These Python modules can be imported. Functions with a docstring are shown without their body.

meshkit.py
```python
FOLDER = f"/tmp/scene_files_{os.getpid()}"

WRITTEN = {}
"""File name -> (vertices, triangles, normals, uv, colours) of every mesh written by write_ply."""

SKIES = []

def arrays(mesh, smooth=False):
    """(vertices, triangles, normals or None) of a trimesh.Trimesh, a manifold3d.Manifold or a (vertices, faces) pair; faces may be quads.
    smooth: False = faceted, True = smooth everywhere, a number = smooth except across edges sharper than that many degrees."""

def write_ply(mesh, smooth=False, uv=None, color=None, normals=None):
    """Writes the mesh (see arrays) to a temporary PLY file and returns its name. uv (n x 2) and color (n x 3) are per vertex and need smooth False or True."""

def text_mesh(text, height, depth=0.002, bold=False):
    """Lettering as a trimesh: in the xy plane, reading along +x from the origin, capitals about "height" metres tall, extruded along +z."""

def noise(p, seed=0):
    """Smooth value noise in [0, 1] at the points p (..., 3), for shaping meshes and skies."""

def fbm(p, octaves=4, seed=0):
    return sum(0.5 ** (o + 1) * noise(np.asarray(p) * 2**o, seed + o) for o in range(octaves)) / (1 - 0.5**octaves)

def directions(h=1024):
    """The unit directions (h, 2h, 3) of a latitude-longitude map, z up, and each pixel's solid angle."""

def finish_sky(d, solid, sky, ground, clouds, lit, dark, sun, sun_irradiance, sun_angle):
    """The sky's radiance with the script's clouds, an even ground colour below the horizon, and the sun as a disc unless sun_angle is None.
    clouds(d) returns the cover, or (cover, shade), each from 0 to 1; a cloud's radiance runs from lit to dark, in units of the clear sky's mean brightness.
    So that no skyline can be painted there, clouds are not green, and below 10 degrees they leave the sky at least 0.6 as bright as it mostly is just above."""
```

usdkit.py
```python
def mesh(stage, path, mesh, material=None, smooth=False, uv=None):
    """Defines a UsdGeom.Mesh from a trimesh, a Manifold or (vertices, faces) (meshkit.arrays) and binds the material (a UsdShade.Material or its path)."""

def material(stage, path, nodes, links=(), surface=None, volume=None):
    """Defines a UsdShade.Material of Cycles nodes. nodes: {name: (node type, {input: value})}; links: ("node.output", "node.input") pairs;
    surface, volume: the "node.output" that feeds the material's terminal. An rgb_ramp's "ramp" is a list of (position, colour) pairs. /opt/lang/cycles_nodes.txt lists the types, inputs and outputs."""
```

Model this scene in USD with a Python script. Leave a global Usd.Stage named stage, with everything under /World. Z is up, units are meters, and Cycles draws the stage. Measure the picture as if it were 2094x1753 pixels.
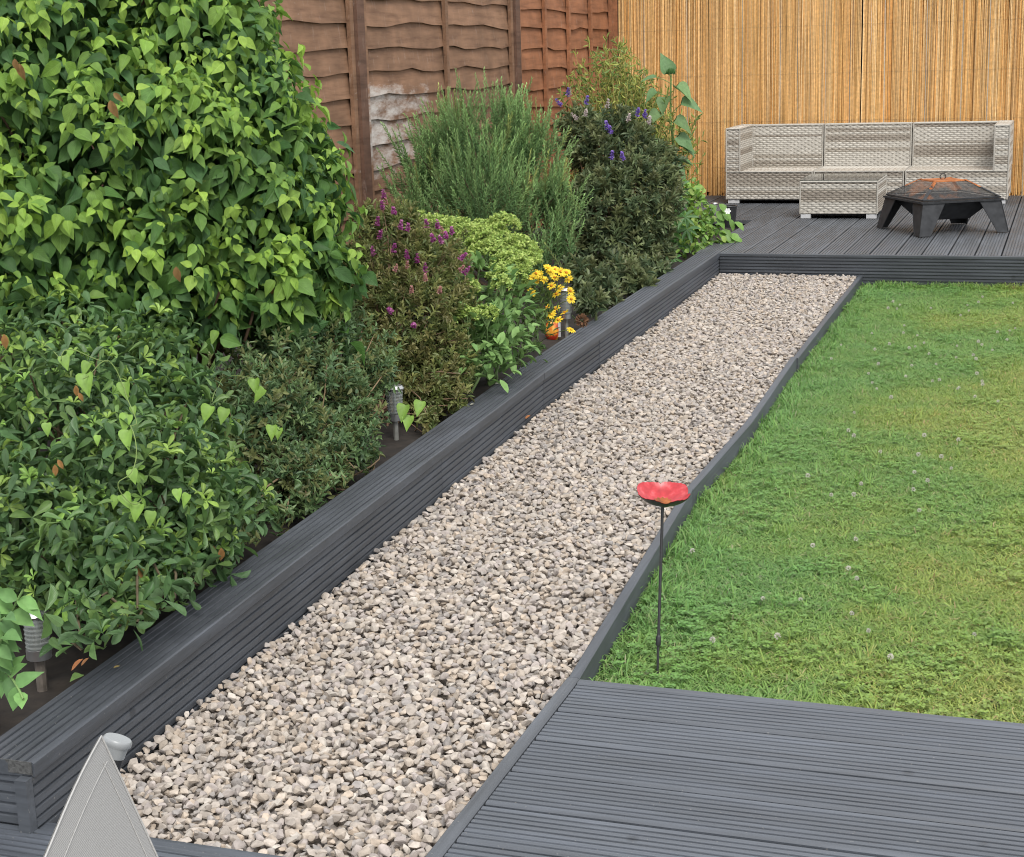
import math, random
import numpy as np, trimesh, usdkit, meshkit
from pxr import Usd, UsdGeom, UsdLux, UsdShade, Gf, Sdf, Vt

stage = Usd.Stage.CreateInMemory()
UsdGeom.SetStageUpAxis(stage, 'Z'); UsdGeom.SetStageMetersPerUnit(stage, 1.0)
UsdGeom.Xform.Define(stage, '/World'); UsdGeom.Scope.Define(stage, '/World/Looks')
rng = np.random.default_rng(11)
V = lambda *a: np.array(a, float)

# ---------------------------------------------------------------- camera
F, CW, CH, EYE = 3300.0, 2094, 1753, V(0, 0, 1.41)     # focal length in photo pixels; +y runs along the gravel path, lawn at z = 0
def axes():
    p = math.atan((876.5 - 110) / F)
    r, u, w = V(1, 0, 0), V(0, math.sin(p), math.cos(p)), V(0, math.cos(p), -math.sin(p))
    c, s = math.cos(-.03), math.sin(-.03)
    r, u = c * r + s * u, -s * r + c * u
    d = (2200 - 1047) * r - (110 - 876.5) * u + F * w
    th = math.atan2(d[0], d[1]); c, s = math.cos(th), math.sin(th)
    Z = np.array([[c, -s, 0], [s, c, 0], [0, 0, 1]])
    return Z @ r, Z @ u, Z @ w
R_, U_, W_ = axes()
cam = UsdGeom.Camera.Define(stage, '/World/camera')
cam.AddTransformOp().Set(Gf.Matrix4d(*R_, 0, *U_, 0, *(-W_), 0, *EYE, 1))
cam.CreateHorizontalApertureAttr(36.0); cam.CreateFocalLengthAttr(36.0 * F / CW)
cam.CreateClippingRangeAttr(Gf.Vec2f(.05, 1000))
cam.CreateExposureAttr(0.9)
def ray(x, y): return ((x - 1047) * R_ - (y - 876.5) * U_) / F + W_
def at(x, y, d): return EYE + ray(x, y) * d            # a surveyed point: where the photograph's pixel lies at that distance
def at_z(x, y, z): d = ray(x, y); return EYE + (z - EYE[2]) / d[2] * d
def at_x(x, y, X): d = ray(x, y); return EYE + X / d[0] * d
def proj(q):
    d = np.asarray(q, float) - EYE; c = d @ W_
    return np.stack([1047 + F * (d @ R_) / c, 876.5 - F * (d @ U_) / c, c], -1)

# ---------------------------------------------------------------- sky and sun (overcast)
SUN = V(.35, -.55, .80); SUN /= np.linalg.norm(SUN)
dome = UsdLux.DomeLight.Define(stage, '/World/sky')
dome.GetPrim().SetCustomDataByKey('kind', 'structure')
sky = usdkit.material(stage, '/World/Looks/sky', {
    's': ('sky_texture', {'sky_type': 'single_scattering', 'sun_disc': False, 'sun_elevation': math.asin(SUN[2]), 'sun_rotation': math.atan2(SUN[0], SUN[1])}),
    'tc': ('texture_coordinate', {}),
    'n': ('noise_texture', {'scale': 2.2, 'detail': 5.0, 'roughness': .55}),
    'cr': ('rgb_ramp', {'ramp': [(.25, (6.6, 6.8, 7.2)), (.75, (9.6, 9.6, 9.7))]}),
    'm': ('mix_color', {'blend_type': 'mix', 'fac': .88, 'use_clamp': False}),
    'b': ('background_shader', {'strength': .10})},
    [('tc.generated', 'n.vector'), ('n.fac', 'cr.fac'), ('s.color', 'm.a'), ('cr.color', 'm.b'), ('m.result', 'b.color')], surface='b.background')
UsdShade.MaterialBindingAPI.Apply(dome.GetPrim()).Bind(sky)
sun = UsdLux.DistantLight.Define(stage, '/World/sun')
sun.CreateIntensityAttr(.40); sun.CreateAngleAttr(24.0); sun.CreateNormalizeAttr(True); sun.CreateColorAttr(Gf.Vec3f(1, .97, .92))
zx = np.cross(V(0, 1, 0), SUN); zx /= np.linalg.norm(zx); zy = np.cross(SUN, zx)
sun.AddTransformOp().Set(Gf.Matrix4d(*zx, 0, *zy, 0, *SUN, 0, 0, 0, 5, 1))

# ---------------------------------------------------------------- helpers
_names = {}
def numbered(parent, name):
    k = (parent, name); n = _names.get(k, 0); _names[k] = n + 1
    return f'{parent}/{name}' + (f'_{n:03d}' if n else '')
ORIGIN = {}
def tag(prim, label=None, cat=None, group=None, kind=None):
    for k, v in (('label', label), ('category', cat), ('group', group), ('kind', kind)):
        if v: prim.SetCustomDataByKey(k, v)
def thing(name, loc, label=None, cat=None, group=None, kind=None):
    path = numbered('/World', name)
    x = UsdGeom.Xform.Define(stage, path); x.AddTranslateOp().Set(Gf.Vec3d(*map(float, loc)))
    tag(x.GetPrim(), label, cat, group, kind); ORIGIN[path] = np.asarray(loc, float)
    return path
def sub(parent, name):                                  # a part that is itself made of pieces
    path = numbered(parent, name); UsdGeom.Xform.Define(stage, path); ORIGIN[path] = ORIGIN[parent]; return path
def part(parent, name, mesh, mat, smooth=False, col=None, label=None, kind=None):
    """A Mesh child; the mesh comes in world coordinates."""
    path = numbered(parent, name); o = ORIGIN.get(parent, np.zeros(3))
    if col is None:
        v, f, n = meshkit.arrays(mesh, smooth)
    else:
        v, f, n = meshkit.arrays(mesh, bool(smooth))
    m = usdkit.mesh(stage, path, (v - o, f), M[mat])
    if n is not None:
        m.CreateNormalsAttr(Vt.Vec3fArray.FromNumpy(n.astype(np.float32))); m.SetNormalsInterpolation('vertex')
    if col is not None:
        col = np.asarray(col, np.float32)
        UsdGeom.PrimvarsAPI(m).CreatePrimvar('col', Sdf.ValueTypeNames.Color3fArray, 'vertex').Set(Vt.Vec3fArray.FromNumpy(np.ascontiguousarray(col[:, :3])))
        if col.shape[1] == 6:
            UsdGeom.PrimvarsAPI(m).CreatePrimvar('blade', Sdf.ValueTypeNames.Color3fArray, 'vertex').Set(Vt.Vec3fArray.FromNumpy(np.ascontiguousarray(col[:, 3:])))
    tag(m.GetPrim(), label, None, None, kind); ORIGIN[path] = o
    return path
def top(name, mesh, mat, label=None, cat=None, group=None, kind=None, **k):
    p = part('/World', name, mesh, mat, **k); tag(stage.GetPrimAtPath(p), label, cat, group, kind); return p
cat_ = trimesh.util.concatenate; UP_ = V(0, 0, 1)
def unit(a): a = np.asarray(a, float); return a / np.maximum(np.linalg.norm(a, axis=-1, keepdims=True), 1e-9)
def box(a, b):
    a, b = np.minimum(a, b), np.maximum(a, b)
    m = trimesh.creation.box(b - a); m.apply_translation((a + b) / 2); return m
def tube(pts, rad, n=6, caps=True):
    pts = np.asarray(pts, float); k = len(pts); rad = np.broadcast_to(rad, (k,))
    t = unit(np.gradient(pts, axis=0)); ref = V(0, 0, 1) if abs(t[0][2]) < .9 else V(1, 0, 0)
    v = []
    s = unit(np.cross(t[0], ref))
    for i in range(k):
        s = unit(s - (s @ t[i]) * t[i]); q = np.cross(t[i], s)
        a = np.arange(n) * 2 * math.pi / n
        v.append(pts[i] + rad[i] * (np.cos(a)[:, None] * s + np.sin(a)[:, None] * q))
    v = np.vstack(v); f = []
    for i in range(k - 1):
        for j in range(n):
            a, b = i * n + j, i * n + (j + 1) % n
            f += [[a, b, b + n], [a, b + n, a + n]]
    if caps:
        v = np.vstack([v, pts[:1], pts[-1:]]); c0, c1 = len(v) - 2, len(v) - 1
        for j in range(n): f += [[c0, (j + 1) % n, j], [c1, (k - 1) * n + j, (k - 1) * n + (j + 1) % n]]
    return trimesh.Trimesh(v, f, process=False)
def lathe(prof, c, n=20):
    """prof: (radius, z) pairs bottom to top; c: centre."""
    a = np.arange(n) * 2 * math.pi / n; v = np.vstack([np.c_[r * np.cos(a), r * np.sin(a), np.full(n, z)] for r, z in prof]) + np.asarray(c, float)
    f = []
    for i in range(len(prof) - 1):
        for j in range(n):
            p, q = i * n + j, i * n + (j + 1) % n
            f += [[p, q, q + n], [p, q + n, p + n]]
    return trimesh.Trimesh(v, f, process=False)
def prism(prof, o, ax, ay, al, length, cuts=1, wob=0.0, seed=0):
    """The closed outline prof (across, up) drawn along al from o."""
    prof = np.asarray(prof, float); n = len(prof); v = []
    for i in range(cuts + 1):
        t = length * i / cuts; dz = wob * (meshkit.noise(V(t * .9, seed, 0), seed) - .5)
        v.append(o + al * t + prof[:, :1] * ax + (prof[:, 1:] + dz) * ay)
    v = np.vstack(v); f = []
    for i in range(cuts):
        for j in range(n):
            a, b = i * n + j, i * n + (j + 1) % n
            f += [[a, b, b + n], [a, b + n, a + n]]
    import shapely
    from mapbox_earcut import triangulate_float64 as ec
    tri = np.array(ec(prof, np.array([n], np.uint32))).reshape(-1, 3)
    f = f + [list(x[::-1]) for x in tri] + [list(x + cuts * n) for x in tri]
    m = trimesh.Trimesh(v, f, process=False)
    if m.volume < 0: m.invert()
    return m
def grooved(width, thick, n, groove=.006, deep=.0035, edge=.012, bev=.003):
    """Outline of a grooved decking board: across 0..width, top at 0."""
    p = [(0, -thick), (0, -bev), (bev, 0)]
    for c in np.linspace(edge + groove, width - edge - groove, n):
        p += [(c - groove / 2, 0), (c - groove / 2 + .0015, -deep), (c + groove / 2 - .0015, -deep), (c + groove / 2, 0)]
    return p + [(width - bev, 0), (width, -bev), (width, -thick)]

# ---------------------------------------------------------------- materials
M = {}
def mat(name, nodes, links, surface='p.BSDF'):
    M[name] = usdkit.material(stage, '/World/Looks/' + name, nodes, links, surface=surface); return name
def plain(name, c, rough=.5, metal=0.0, var=.12, scale=30., bump=.0, spec=.5):
    """One colour with fine mottling and an optional fine relief."""
    n = {'g': ('geometry', {}), 'n': ('noise_texture', {'scale': scale, 'detail': 4.0}),
         'r': ('rgb_ramp', {'ramp': [(.25, tuple(np.array(c) * (1 - var))), (.75, tuple(np.minimum(np.array(c) * (1 + var), .95)))]}),
         'p': ('principled_bsdf', {'roughness': rough, 'metallic': metal, 'specular_ior_level': spec})}
    l = [('g.position', 'n.vector'), ('n.fac', 'r.fac'), ('r.color', 'p.base_color')]
    if bump:
        n['b'] = ('bump', {'strength': bump, 'distance': .004}); l += [('n.fac', 'b.height'), ('b.normal', 'p.normal')]
    return mat(name, n, l)
def paint_wood(name, c, along, rough=.55):
    """Dark painted timber: streaks along the grain, worn paler patches, a tone of its own for every board."""
    sc = {'x': (1.5, 90, 90), 'y': (90, 1.5, 90)}[along]
    c = np.array(c)
    return mat(name, {
        'g': ('geometry', {}), 'o': ('object_info', {}),
        'mp': ('mapping', {'scale': sc}), 'n': ('noise_texture', {'scale': 1.0, 'detail': 5.0, 'roughness': .6}),
        'mq': ('mapping', {'scale': {'x': (2.2, 15, 15), 'y': (15, 2.2, 15)}[along]}), 'n2': ('noise_texture', {'scale': 1.0, 'detail': 7.0, 'roughness': .7}),
        'r': ('rgb_ramp', {'ramp': [(.2, tuple(c * .72)), (.55, tuple(c)), (.85, tuple(c * 1.3))]}),
        'r2': ('rgb_ramp', {'ramp': [(.33, (.72, .72, .72)), (.5, (1, 1, 1)), (.72, (1.45, 1.45, 1.47))]}),
        'mu': ('mix_color', {'blend_type': 'multiply', 'fac': 1.0, 'use_clamp': False}),
        'ov': ('map_range', {'from_min': 0., 'from_max': 1., 'to_min': .86, 'to_max': 1.14}),
        'h': ('hsv', {'saturation': 1.0}),
        'rr': ('map_range', {'from_min': .3, 'from_max': .7, 'to_min': rough - .1, 'to_max': rough + .14}),
        'n4': ('noise_texture', {'scale': 130.0, 'detail': 2.0}), 'sp': ('map_range', {'from_min': .70, 'from_max': .78, 'to_min': 0., 'to_max': .5, 'clamp': True}), 'ms': ('mix_color', {'b': (.26, .25, .23)}),
        'kv': ('voronoi_texture', {'scale': 4.5}), 'kr': ('map_range', {'from_min': .045, 'from_max': .075, 'to_min': .6, 'to_max': 0., 'clamp': True}), 'kx': ('mix_color', {'b': tuple(c * .35)}),
        'b': ('bump', {'strength': .45, 'distance': .002}),
        'p': ('principled_bsdf', {'specular_ior_level': .5})},
        [('g.position', 'mp.vector'), ('mp.vector', 'n.vector'), ('g.position', 'mq.vector'), ('mq.vector', 'n2.vector'), ('n.fac', 'r.fac'), ('n2.fac', 'r2.fac'),
         ('r.color', 'mu.a'), ('r2.color', 'mu.b'), ('mu.result', 'h.color'), ('o.random', 'ov.value'), ('ov.result', 'h.value'),
         ('g.position', 'n4.vector'), ('n4.fac', 'sp.value'), ('sp.result', 'ms.fac'), ('h.color', 'ms.a'), ('ms.result', 'kx.a'), ('g.position', 'kv.vector'), ('kv.distance', 'kr.value'), ('kr.result', 'kx.fac'), ('kx.result', 'p.base_color'), ('n2.fac', 'rr.value'), ('rr.result', 'p.roughness'), ('n.fac', 'b.height'), ('b.normal', 'p.normal')])
SLATE = (.055, .061, .070)
paint_wood('deck_x', SLATE, 'x'); paint_wood('deck_y', SLATE, 'y'); paint_wood('deck_far_y', (.072, .077, .084), 'y', .55); paint_wood('deck_worn_x', (.070, .078, .091), 'x', .47); paint_wood('deck_worn_y', (.075, .081, .090), 'y', .5)
plain('end_grain', (.07, .07, .068), .9, var=.5, scale=160., bump=.6)
def leafmat(name, rough=.42, trans=.22, vein=0.0, spec=.45, nveins=7.0):
    """Blade colour from the leaf, mottled; a pale midrib and side veins pressed into the blade."""
    n = {'a': ('attribute', {'attribute': 'col'}), 'g': ('geometry', {}), 'n': ('noise_texture', {'scale': 70.0, 'detail': 3.0}),
         'v': ('map_range', {'from_min': .25, 'from_max': .75, 'to_min': .82, 'to_max': 1.18}), 'h': ('hsv', {}),
         'p': ('principled_bsdf', {'roughness': rough, 'specular_ior_level': spec}), 't': ('translucent_bsdf', {}),
         'x': ('mix_closure', {'fac': trans})}
    l = [('g.position', 'n.vector'), ('n.fac', 'v.value'), ('v.result', 'h.value'), ('a.color', 'h.color'), ('p.BSDF', 'x.closure1'), ('t.BSDF', 'x.closure2')]
    if vein:
        n |= {'u': ('attribute', {'attribute': 'blade'}), 's': ('separate_xyz', {}), 'm1': ('math', {'math_type': 'multiply_add', 'value2': -1.3}), 'm2': ('math', {'math_type': 'multiply', 'value2': nveins}),
              'fr': ('math', {'math_type': 'pingpong', 'value2': .5}), 'vr': ('map_range', {'from_min': .0, 'from_max': .13, 'to_min': 1., 'to_max': 0., 'clamp': True}),
              'mr': ('map_range', {'from_min': .012, 'from_max': .04, 'to_min': 1., 'to_max': 0., 'clamp': True}), 'mx': ('math', {'math_type': 'maximum'}),
              'c': ('mix_color', {}), 'li': ('hsv', {'value': 1.45, 'saturation': .85}), 'fa': ('math', {'math_type': 'multiply', 'value2': vein}),
              'b': ('bump', {'strength': .6, 'distance': .0015, 'invert': True})}
        l += [('u.color', 's.vector'), ('s.x', 'm1.value1'), ('s.y', 'm1.value3'), ('m1.value', 'm2.value1'), ('m2.value', 'fr.value1'), ('fr.value', 'vr.value'), ('s.x', 'mr.value'), ('vr.result', 'mx.value1'), ('mr.result', 'mx.value2'),
              ('mx.value', 'fa.value1'), ('fa.value', 'c.fac'), ('h.color', 'c.a'), ('h.color', 'li.color'), ('li.color', 'c.b'), ('c.result', 'p.base_color'), ('c.result', 't.color'), ('mx.value', 'b.height'), ('b.normal', 'p.normal')]
    else:
        l += [('h.color', 'p.base_color'), ('h.color', 't.color')]
    return mat(name, n, l, 'x.closure')
leafmat('leaf_soft', .5, .25); leafmat('leaf_dogwood', .55, .28, .42, spec=.32); leafmat('leaf_gloss', .42, .18, .30, spec=.42, nveins=9.); leafmat('leaf_matt', .6, .2, spec=.3); leafmat('petal', .55, .3, spec=.25)
def colmat(name, rough=.6, spec=.4, bump=0.):
    n = {'a': ('attribute', {'attribute': 'col'}), 'g': ('geometry', {}), 'n': ('noise_texture', {'scale': 45.0, 'detail': 4.0}),
         'v': ('map_range', {'from_min': .25, 'from_max': .75, 'to_min': .8, 'to_max': 1.2}), 'h': ('hsv', {}), 'p': ('principled_bsdf', {'roughness': rough, 'specular_ior_level': spec})}
    return mat(name, n, [('g.position', 'n.vector'), ('n.fac', 'v.value'), ('v.result', 'h.value'), ('a.color', 'h.color'), ('h.color', 'p.base_color')])
colmat('twig', .8, .2); colmat('rattan', .5, .4); colmat('reed', .55, .35)
def fence_wood(name, c, dark, stain=None):
    """Rough-sawn stained timber; stain: (y0, y1, z0, z1) patch where the stain has bloomed white."""
    n = {'g': ('geometry', {}), 'o': ('object_info', {}), 'mp': ('mapping', {'scale': (30, 3, 30)}), 'n': ('noise_texture', {'scale': 1.0, 'detail': 6.0, 'roughness': .65}),
         'n2': ('noise_texture', {'scale': 6.0, 'detail': 4.0}), 'r': ('rgb_ramp', {'ramp': [(.28, dark), (.5, c), (.8, tuple(np.array(c) * 1.3))]}),
         'v': ('map_range', {'from_min': .3, 'from_max': .7, 'to_min': .78, 'to_max': 1.2}), 'h': ('hsv', {}),
         'ov': ('map_range', {'from_min': 0., 'from_max': 1., 'to_min': .88, 'to_max': 1.12}), 'mm': ('math', {'math_type': 'multiply'}),
         'mf': ('mapping', {'scale': (20, 38, 9)}), 'nf': ('noise_texture', {'scale': 1.0, 'detail': 6.0, 'roughness': .72}), 'tf': ('map_range', {'from_min': .58, 'from_max': .74, 'to_min': 0., 'to_max': .38, 'clamp': True}), 'fm': ('mix_color', {'b': (.40, .33, .28)}),
         'b': ('bump', {'strength': .5, 'distance': .004}), 'p': ('principled_bsdf', {'roughness': .75, 'specular_ior_level': .25})}
    l = [('g.position', 'mp.vector'), ('mp.vector', 'n.vector'), ('g.position', 'n2.vector'), ('n.fac', 'r.fac'), ('n2.fac', 'v.value'), ('v.result', 'mm.value1'),
         ('o.random', 'ov.value'), ('ov.result', 'mm.value2'), ('mm.value', 'h.value'), ('r.color', 'h.color'), ('g.position', 'mf.vector'), ('mf.vector', 'nf.vector'), ('nf.fac', 'tf.value'), ('tf.result', 'fm.fac'), ('h.color', 'fm.a'), ('n.fac', 'b.height'), ('b.normal', 'p.normal')]
    if stain:
        y0, y1, z0, z1 = stain
        n |= {'sx': ('separate_xyz', {}), 'sy': ('map_range', {'range_type': 'smoothstep', 'from_min': y1, 'from_max': y0, 'to_min': 0., 'to_max': 1., 'clamp': True}),
              'sy2': ('map_range', {'range_type': 'smoothstep', 'from_min': y0 - .35, 'from_max': y0 + .1, 'to_min': 0., 'to_max': 1., 'clamp': True}),
              'sz': ('map_range', {'range_type': 'smoothstep', 'from_min': z1 + .12, 'from_max': z1 - .12, 'to_min': 0., 'to_max': 1., 'clamp': True}),
              'sz2': ('map_range', {'range_type': 'smoothstep', 'from_min': z0 - .1, 'from_max': z0 + .2, 'to_min': 0., 'to_max': 1., 'clamp': True}),
              'mp3': ('mapping', {'scale': (6, 5, 16), 'rotation': (.5, 0, 0)}), 'n3': ('noise_texture', {'scale': 1.0, 'detail': 7.0, 'roughness': .7}),
              'm1': ('math', {'math_type': 'multiply'}), 'm2': ('math', {'math_type': 'multiply'}), 'm3': ('math', {'math_type': 'multiply'}),
              'ad': ('math', {'math_type': 'multiply_add', 'value2': .34}), 'th': ('map_range', {'from_min': .68, 'from_max': .95, 'to_min': 0., 'to_max': .75, 'clamp': True}),
              'mx': ('mix_color', {'b': (.62, .6, .56)})}
        l += [('g.position', 'sx.vector'), ('sx.y', 'sy.value'), ('sx.y', 'sy2.value'), ('sx.z', 'sz.value'), ('sx.z', 'sz2.value'), ('g.position', 'mp3.vector'), ('mp3.vector', 'n3.vector'),
              ('sy.result', 'm1.value1'), ('sy2.result', 'm1.value2'), ('sz.result', 'm2.value1'), ('sz2.result', 'm2.value2'), ('m1.value', 'm3.value1'), ('m2.value', 'm3.value2'),
              ('m3.value', 'ad.value1'), ('n3.fac', 'ad.value3'), ('ad.value', 'th.value'), ('th.result', 'mx.fac'), ('fm.result', 'mx.a'), ('mx.result', 'p.base_color')]
    else:
        l += [('fm.result', 'p.base_color')]
    return mat(name, n, l)
fence_wood('fence_brown', (.20, .112, .066), (.125, .066, .038), (8.35, 10.0, .70, 1.28))
fence_wood('fence_red', (.27, .115, .055), (.17, .07, .033))
fence_wood('fence_post', (.125, .068, .045), (.075, .04, .026))
fence_wood('fence_dark', (.07, .055, .045), (.04, .03, .025))
plain('soil', (.020, .015, .011), .95, var=.5, scale=25., bump=.8)
plain('sub_base', (.2, .17, .14), .9, var=.3, scale=60., bump=.6)
plain('black_plastic', (.018, .018, .019), .42, var=.2)
plain('dark_under', (.012, .012, .013), .8)
plain('grey_plastic', (.25, .26, .262), .35, var=.05)
plain('foot_plastic', (.5, .5, .5), .4, var=.05)
plain('steel', (.45, .45, .44), .35, 1.0, .15)
plain('stake_grey', (.22, .22, .2), .5, 0.2, .3, 60.)
plain('wood_stake', (.10, .085, .07), .7, 0., .4, 60.)
plain('terracotta', (.42, .14, .06), .75, 0., .2, 40.)
plain('pit_steel', (.035, .036, .038), .5, .55, .35, 25., .15)
plain('wire', (.25, .2, .14), .5, .6)
mat('rust', {'g': ('geometry', {}), 'n': ('noise_texture', {'scale': 22.0, 'detail': 6.0, 'roughness': .65}),
    'r': ('rgb_ramp', {'ramp': [(.32, (.05, .035, .028)), (.45, (.26, .085, .028)), (.7, (.43, .165, .062))]}), 'p': ('principled_bsdf', {'roughness': .85, 'specular_ior_level': .2})},
    [('g.position', 'n.vector'), ('n.fac', 'r.fac'), ('r.color', 'p.base_color')])
mat('pit_mesh', {'g': ('geometry', {}), 'n': ('noise_texture', {'scale': 9.0, 'detail': 5.0}), 'r': ('rgb_ramp', {'ramp': [(.50, (.02, .018, .016)), (.68, (.15, .06, .024))]}),
    'p': ('principled_bsdf', {'roughness': .7, 'metallic': .2}), 't': ('transparent_bsdf', {}), 'x': ('mix_closure', {'fac': .55})},
    [('g.position', 'n.vector'), ('n.fac', 'r.fac'), ('r.color', 'p.base_color'), ('t.BSDF', 'x.closure1'), ('p.BSDF', 'x.closure2')], 'x.closure')
mat('clear_plastic', {'g': ('glossy_bsdf', {'roughness': .12, 'color': (.9, .9, .9)}), 't': ('transparent_bsdf', {'color': (.80, .83, .82)}), 'f': ('fresnel', {'IOR': 1.6}),
    'd': ('diffuse_bsdf', {'color': (.42, .45, .42)}), 'x': ('mix_closure', {}), 'y': ('mix_closure', {'fac': .22})},
    [('f.fac', 'x.fac'), ('t.BSDF', 'x.closure1'), ('g.BSDF', 'x.closure2'), ('x.closure', 'y.closure1'), ('d.BSDF', 'y.closure2')], 'y.closure')
mat('table_glass', {'g': ('glossy_bsdf', {'roughness': .05, 'color': (.9, .9, .9)}), 't': ('transparent_bsdf', {'color': (.93, .95, .94)}), 'f': ('fresnel', {'IOR': 1.3}), 'x': ('mix_closure', {})},
    [('f.fac', 'x.fac'), ('t.BSDF', 'x.closure1'), ('g.BSDF', 'x.closure2')], 'x.closure')
mat('poppy_red', {'g': ('geometry', {}), 'mp': ('mapping', {'scale': (60, 60, 60)}), 'n': ('noise_texture', {'scale': 1.0, 'detail': 5.0}),
    'r': ('rgb_ramp', {'ramp': [(.3, (.30, .014, .018)), (.55, (.42, .028, .034)), (.8, (.56, .11, .115))]}), 'p': ('principled_bsdf', {'roughness': .32, 'specular_ior_level': .5})},
    [('g.position', 'mp.vector'), ('mp.vector', 'n.vector'), ('n.fac', 'r.fac'), ('r.color', 'p.base_color')])
mat('sling', {'t': ('texture_coordinate', {}), 'g': ('geometry', {}), 'w1': ('wave_texture', {'wave_type': 'bands', 'bands_direction': 'z', 'scale': 170.0}), 'w2': ('wave_texture', {'wave_type': 'bands', 'bands_direction': 'y', 'scale': 170.0}),
    'mu': ('math', {'math_type': 'multiply'}), 'r': ('rgb_ramp', {'ramp': [(0., (.25, .245, .235)), (1., (.46, .45, .432))]}), 'b': ('bump', {'strength': .35, 'distance': .001}), 'p': ('principled_bsdf', {'roughness': .7, 'specular_ior_level': .3})},
    [('g.position', 'w1.vector'), ('g.position', 'w2.vector'), ('w1.fac', 'mu.value1'), ('w2.fac', 'mu.value2'), ('mu.value', 'r.fac'), ('r.color', 'p.base_color'), ('mu.value', 'b.height'), ('b.normal', 'p.normal')])
plain('sling_hem', (.36, .352, .336), .75, var=.12, scale=250., bump=.3)
mat('ornament', {'g': ('geometry', {}), 'n': ('noise_texture', {'scale': 28.0, 'detail': 2.0}), 'r': ('rgb_ramp', {'interpolate': True, 'ramp': [(.38, (.38, .03, .015)), (.47, (.6, .14, .02)), (.6, (.72, .38, .05)), (.7, (.8, .55, .2))]}),
    'p': ('principled_bsdf', {'roughness': .25})}, [('g.position', 'n.vector'), ('n.fac', 'r.fac'), ('r.color', 'p.base_color')])
def stone(name, c):
    c = np.array(c)
    return mat(name, {'o': ('object_info', {}), 'g': ('geometry', {}), 'n': ('noise_texture', {'scale': 75.0, 'detail': 5.0, 'roughness': .6}),
        'r': ('rgb_ramp', {'ramp': [(.28, tuple(c * .72)), (.5, tuple(c)), (.75, tuple(np.minimum(c * 1.25, .85)))]}),
        'v': ('map_range', {'from_min': 0., 'from_max': 1., 'to_min': .82, 'to_max': 1.15}), 'h': ('hsv', {}),
        'b': ('bump', {'strength': .5, 'distance': .003}), 'p': ('principled_bsdf', {'roughness': .8, 'specular_ior_level': .3})},
        [('g.position', 'n.vector'), ('n.fac', 'r.fac'), ('o.random', 'v.value'), ('v.result', 'h.value'), ('r.color', 'h.color'), ('h.color', 'p.base_color'), ('n.fac', 'b.height'), ('b.normal', 'p.normal')])
for i, c in enumerate([(.38, .325, .268), (.345, .302, .260), (.39, .342, .295), (.305, .276, .250), (.34, .298, .270), (.385, .318, .252), (.425, .382, .332), (.28, .256, .238)]): stone(f'stone_{i}', c)
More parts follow.
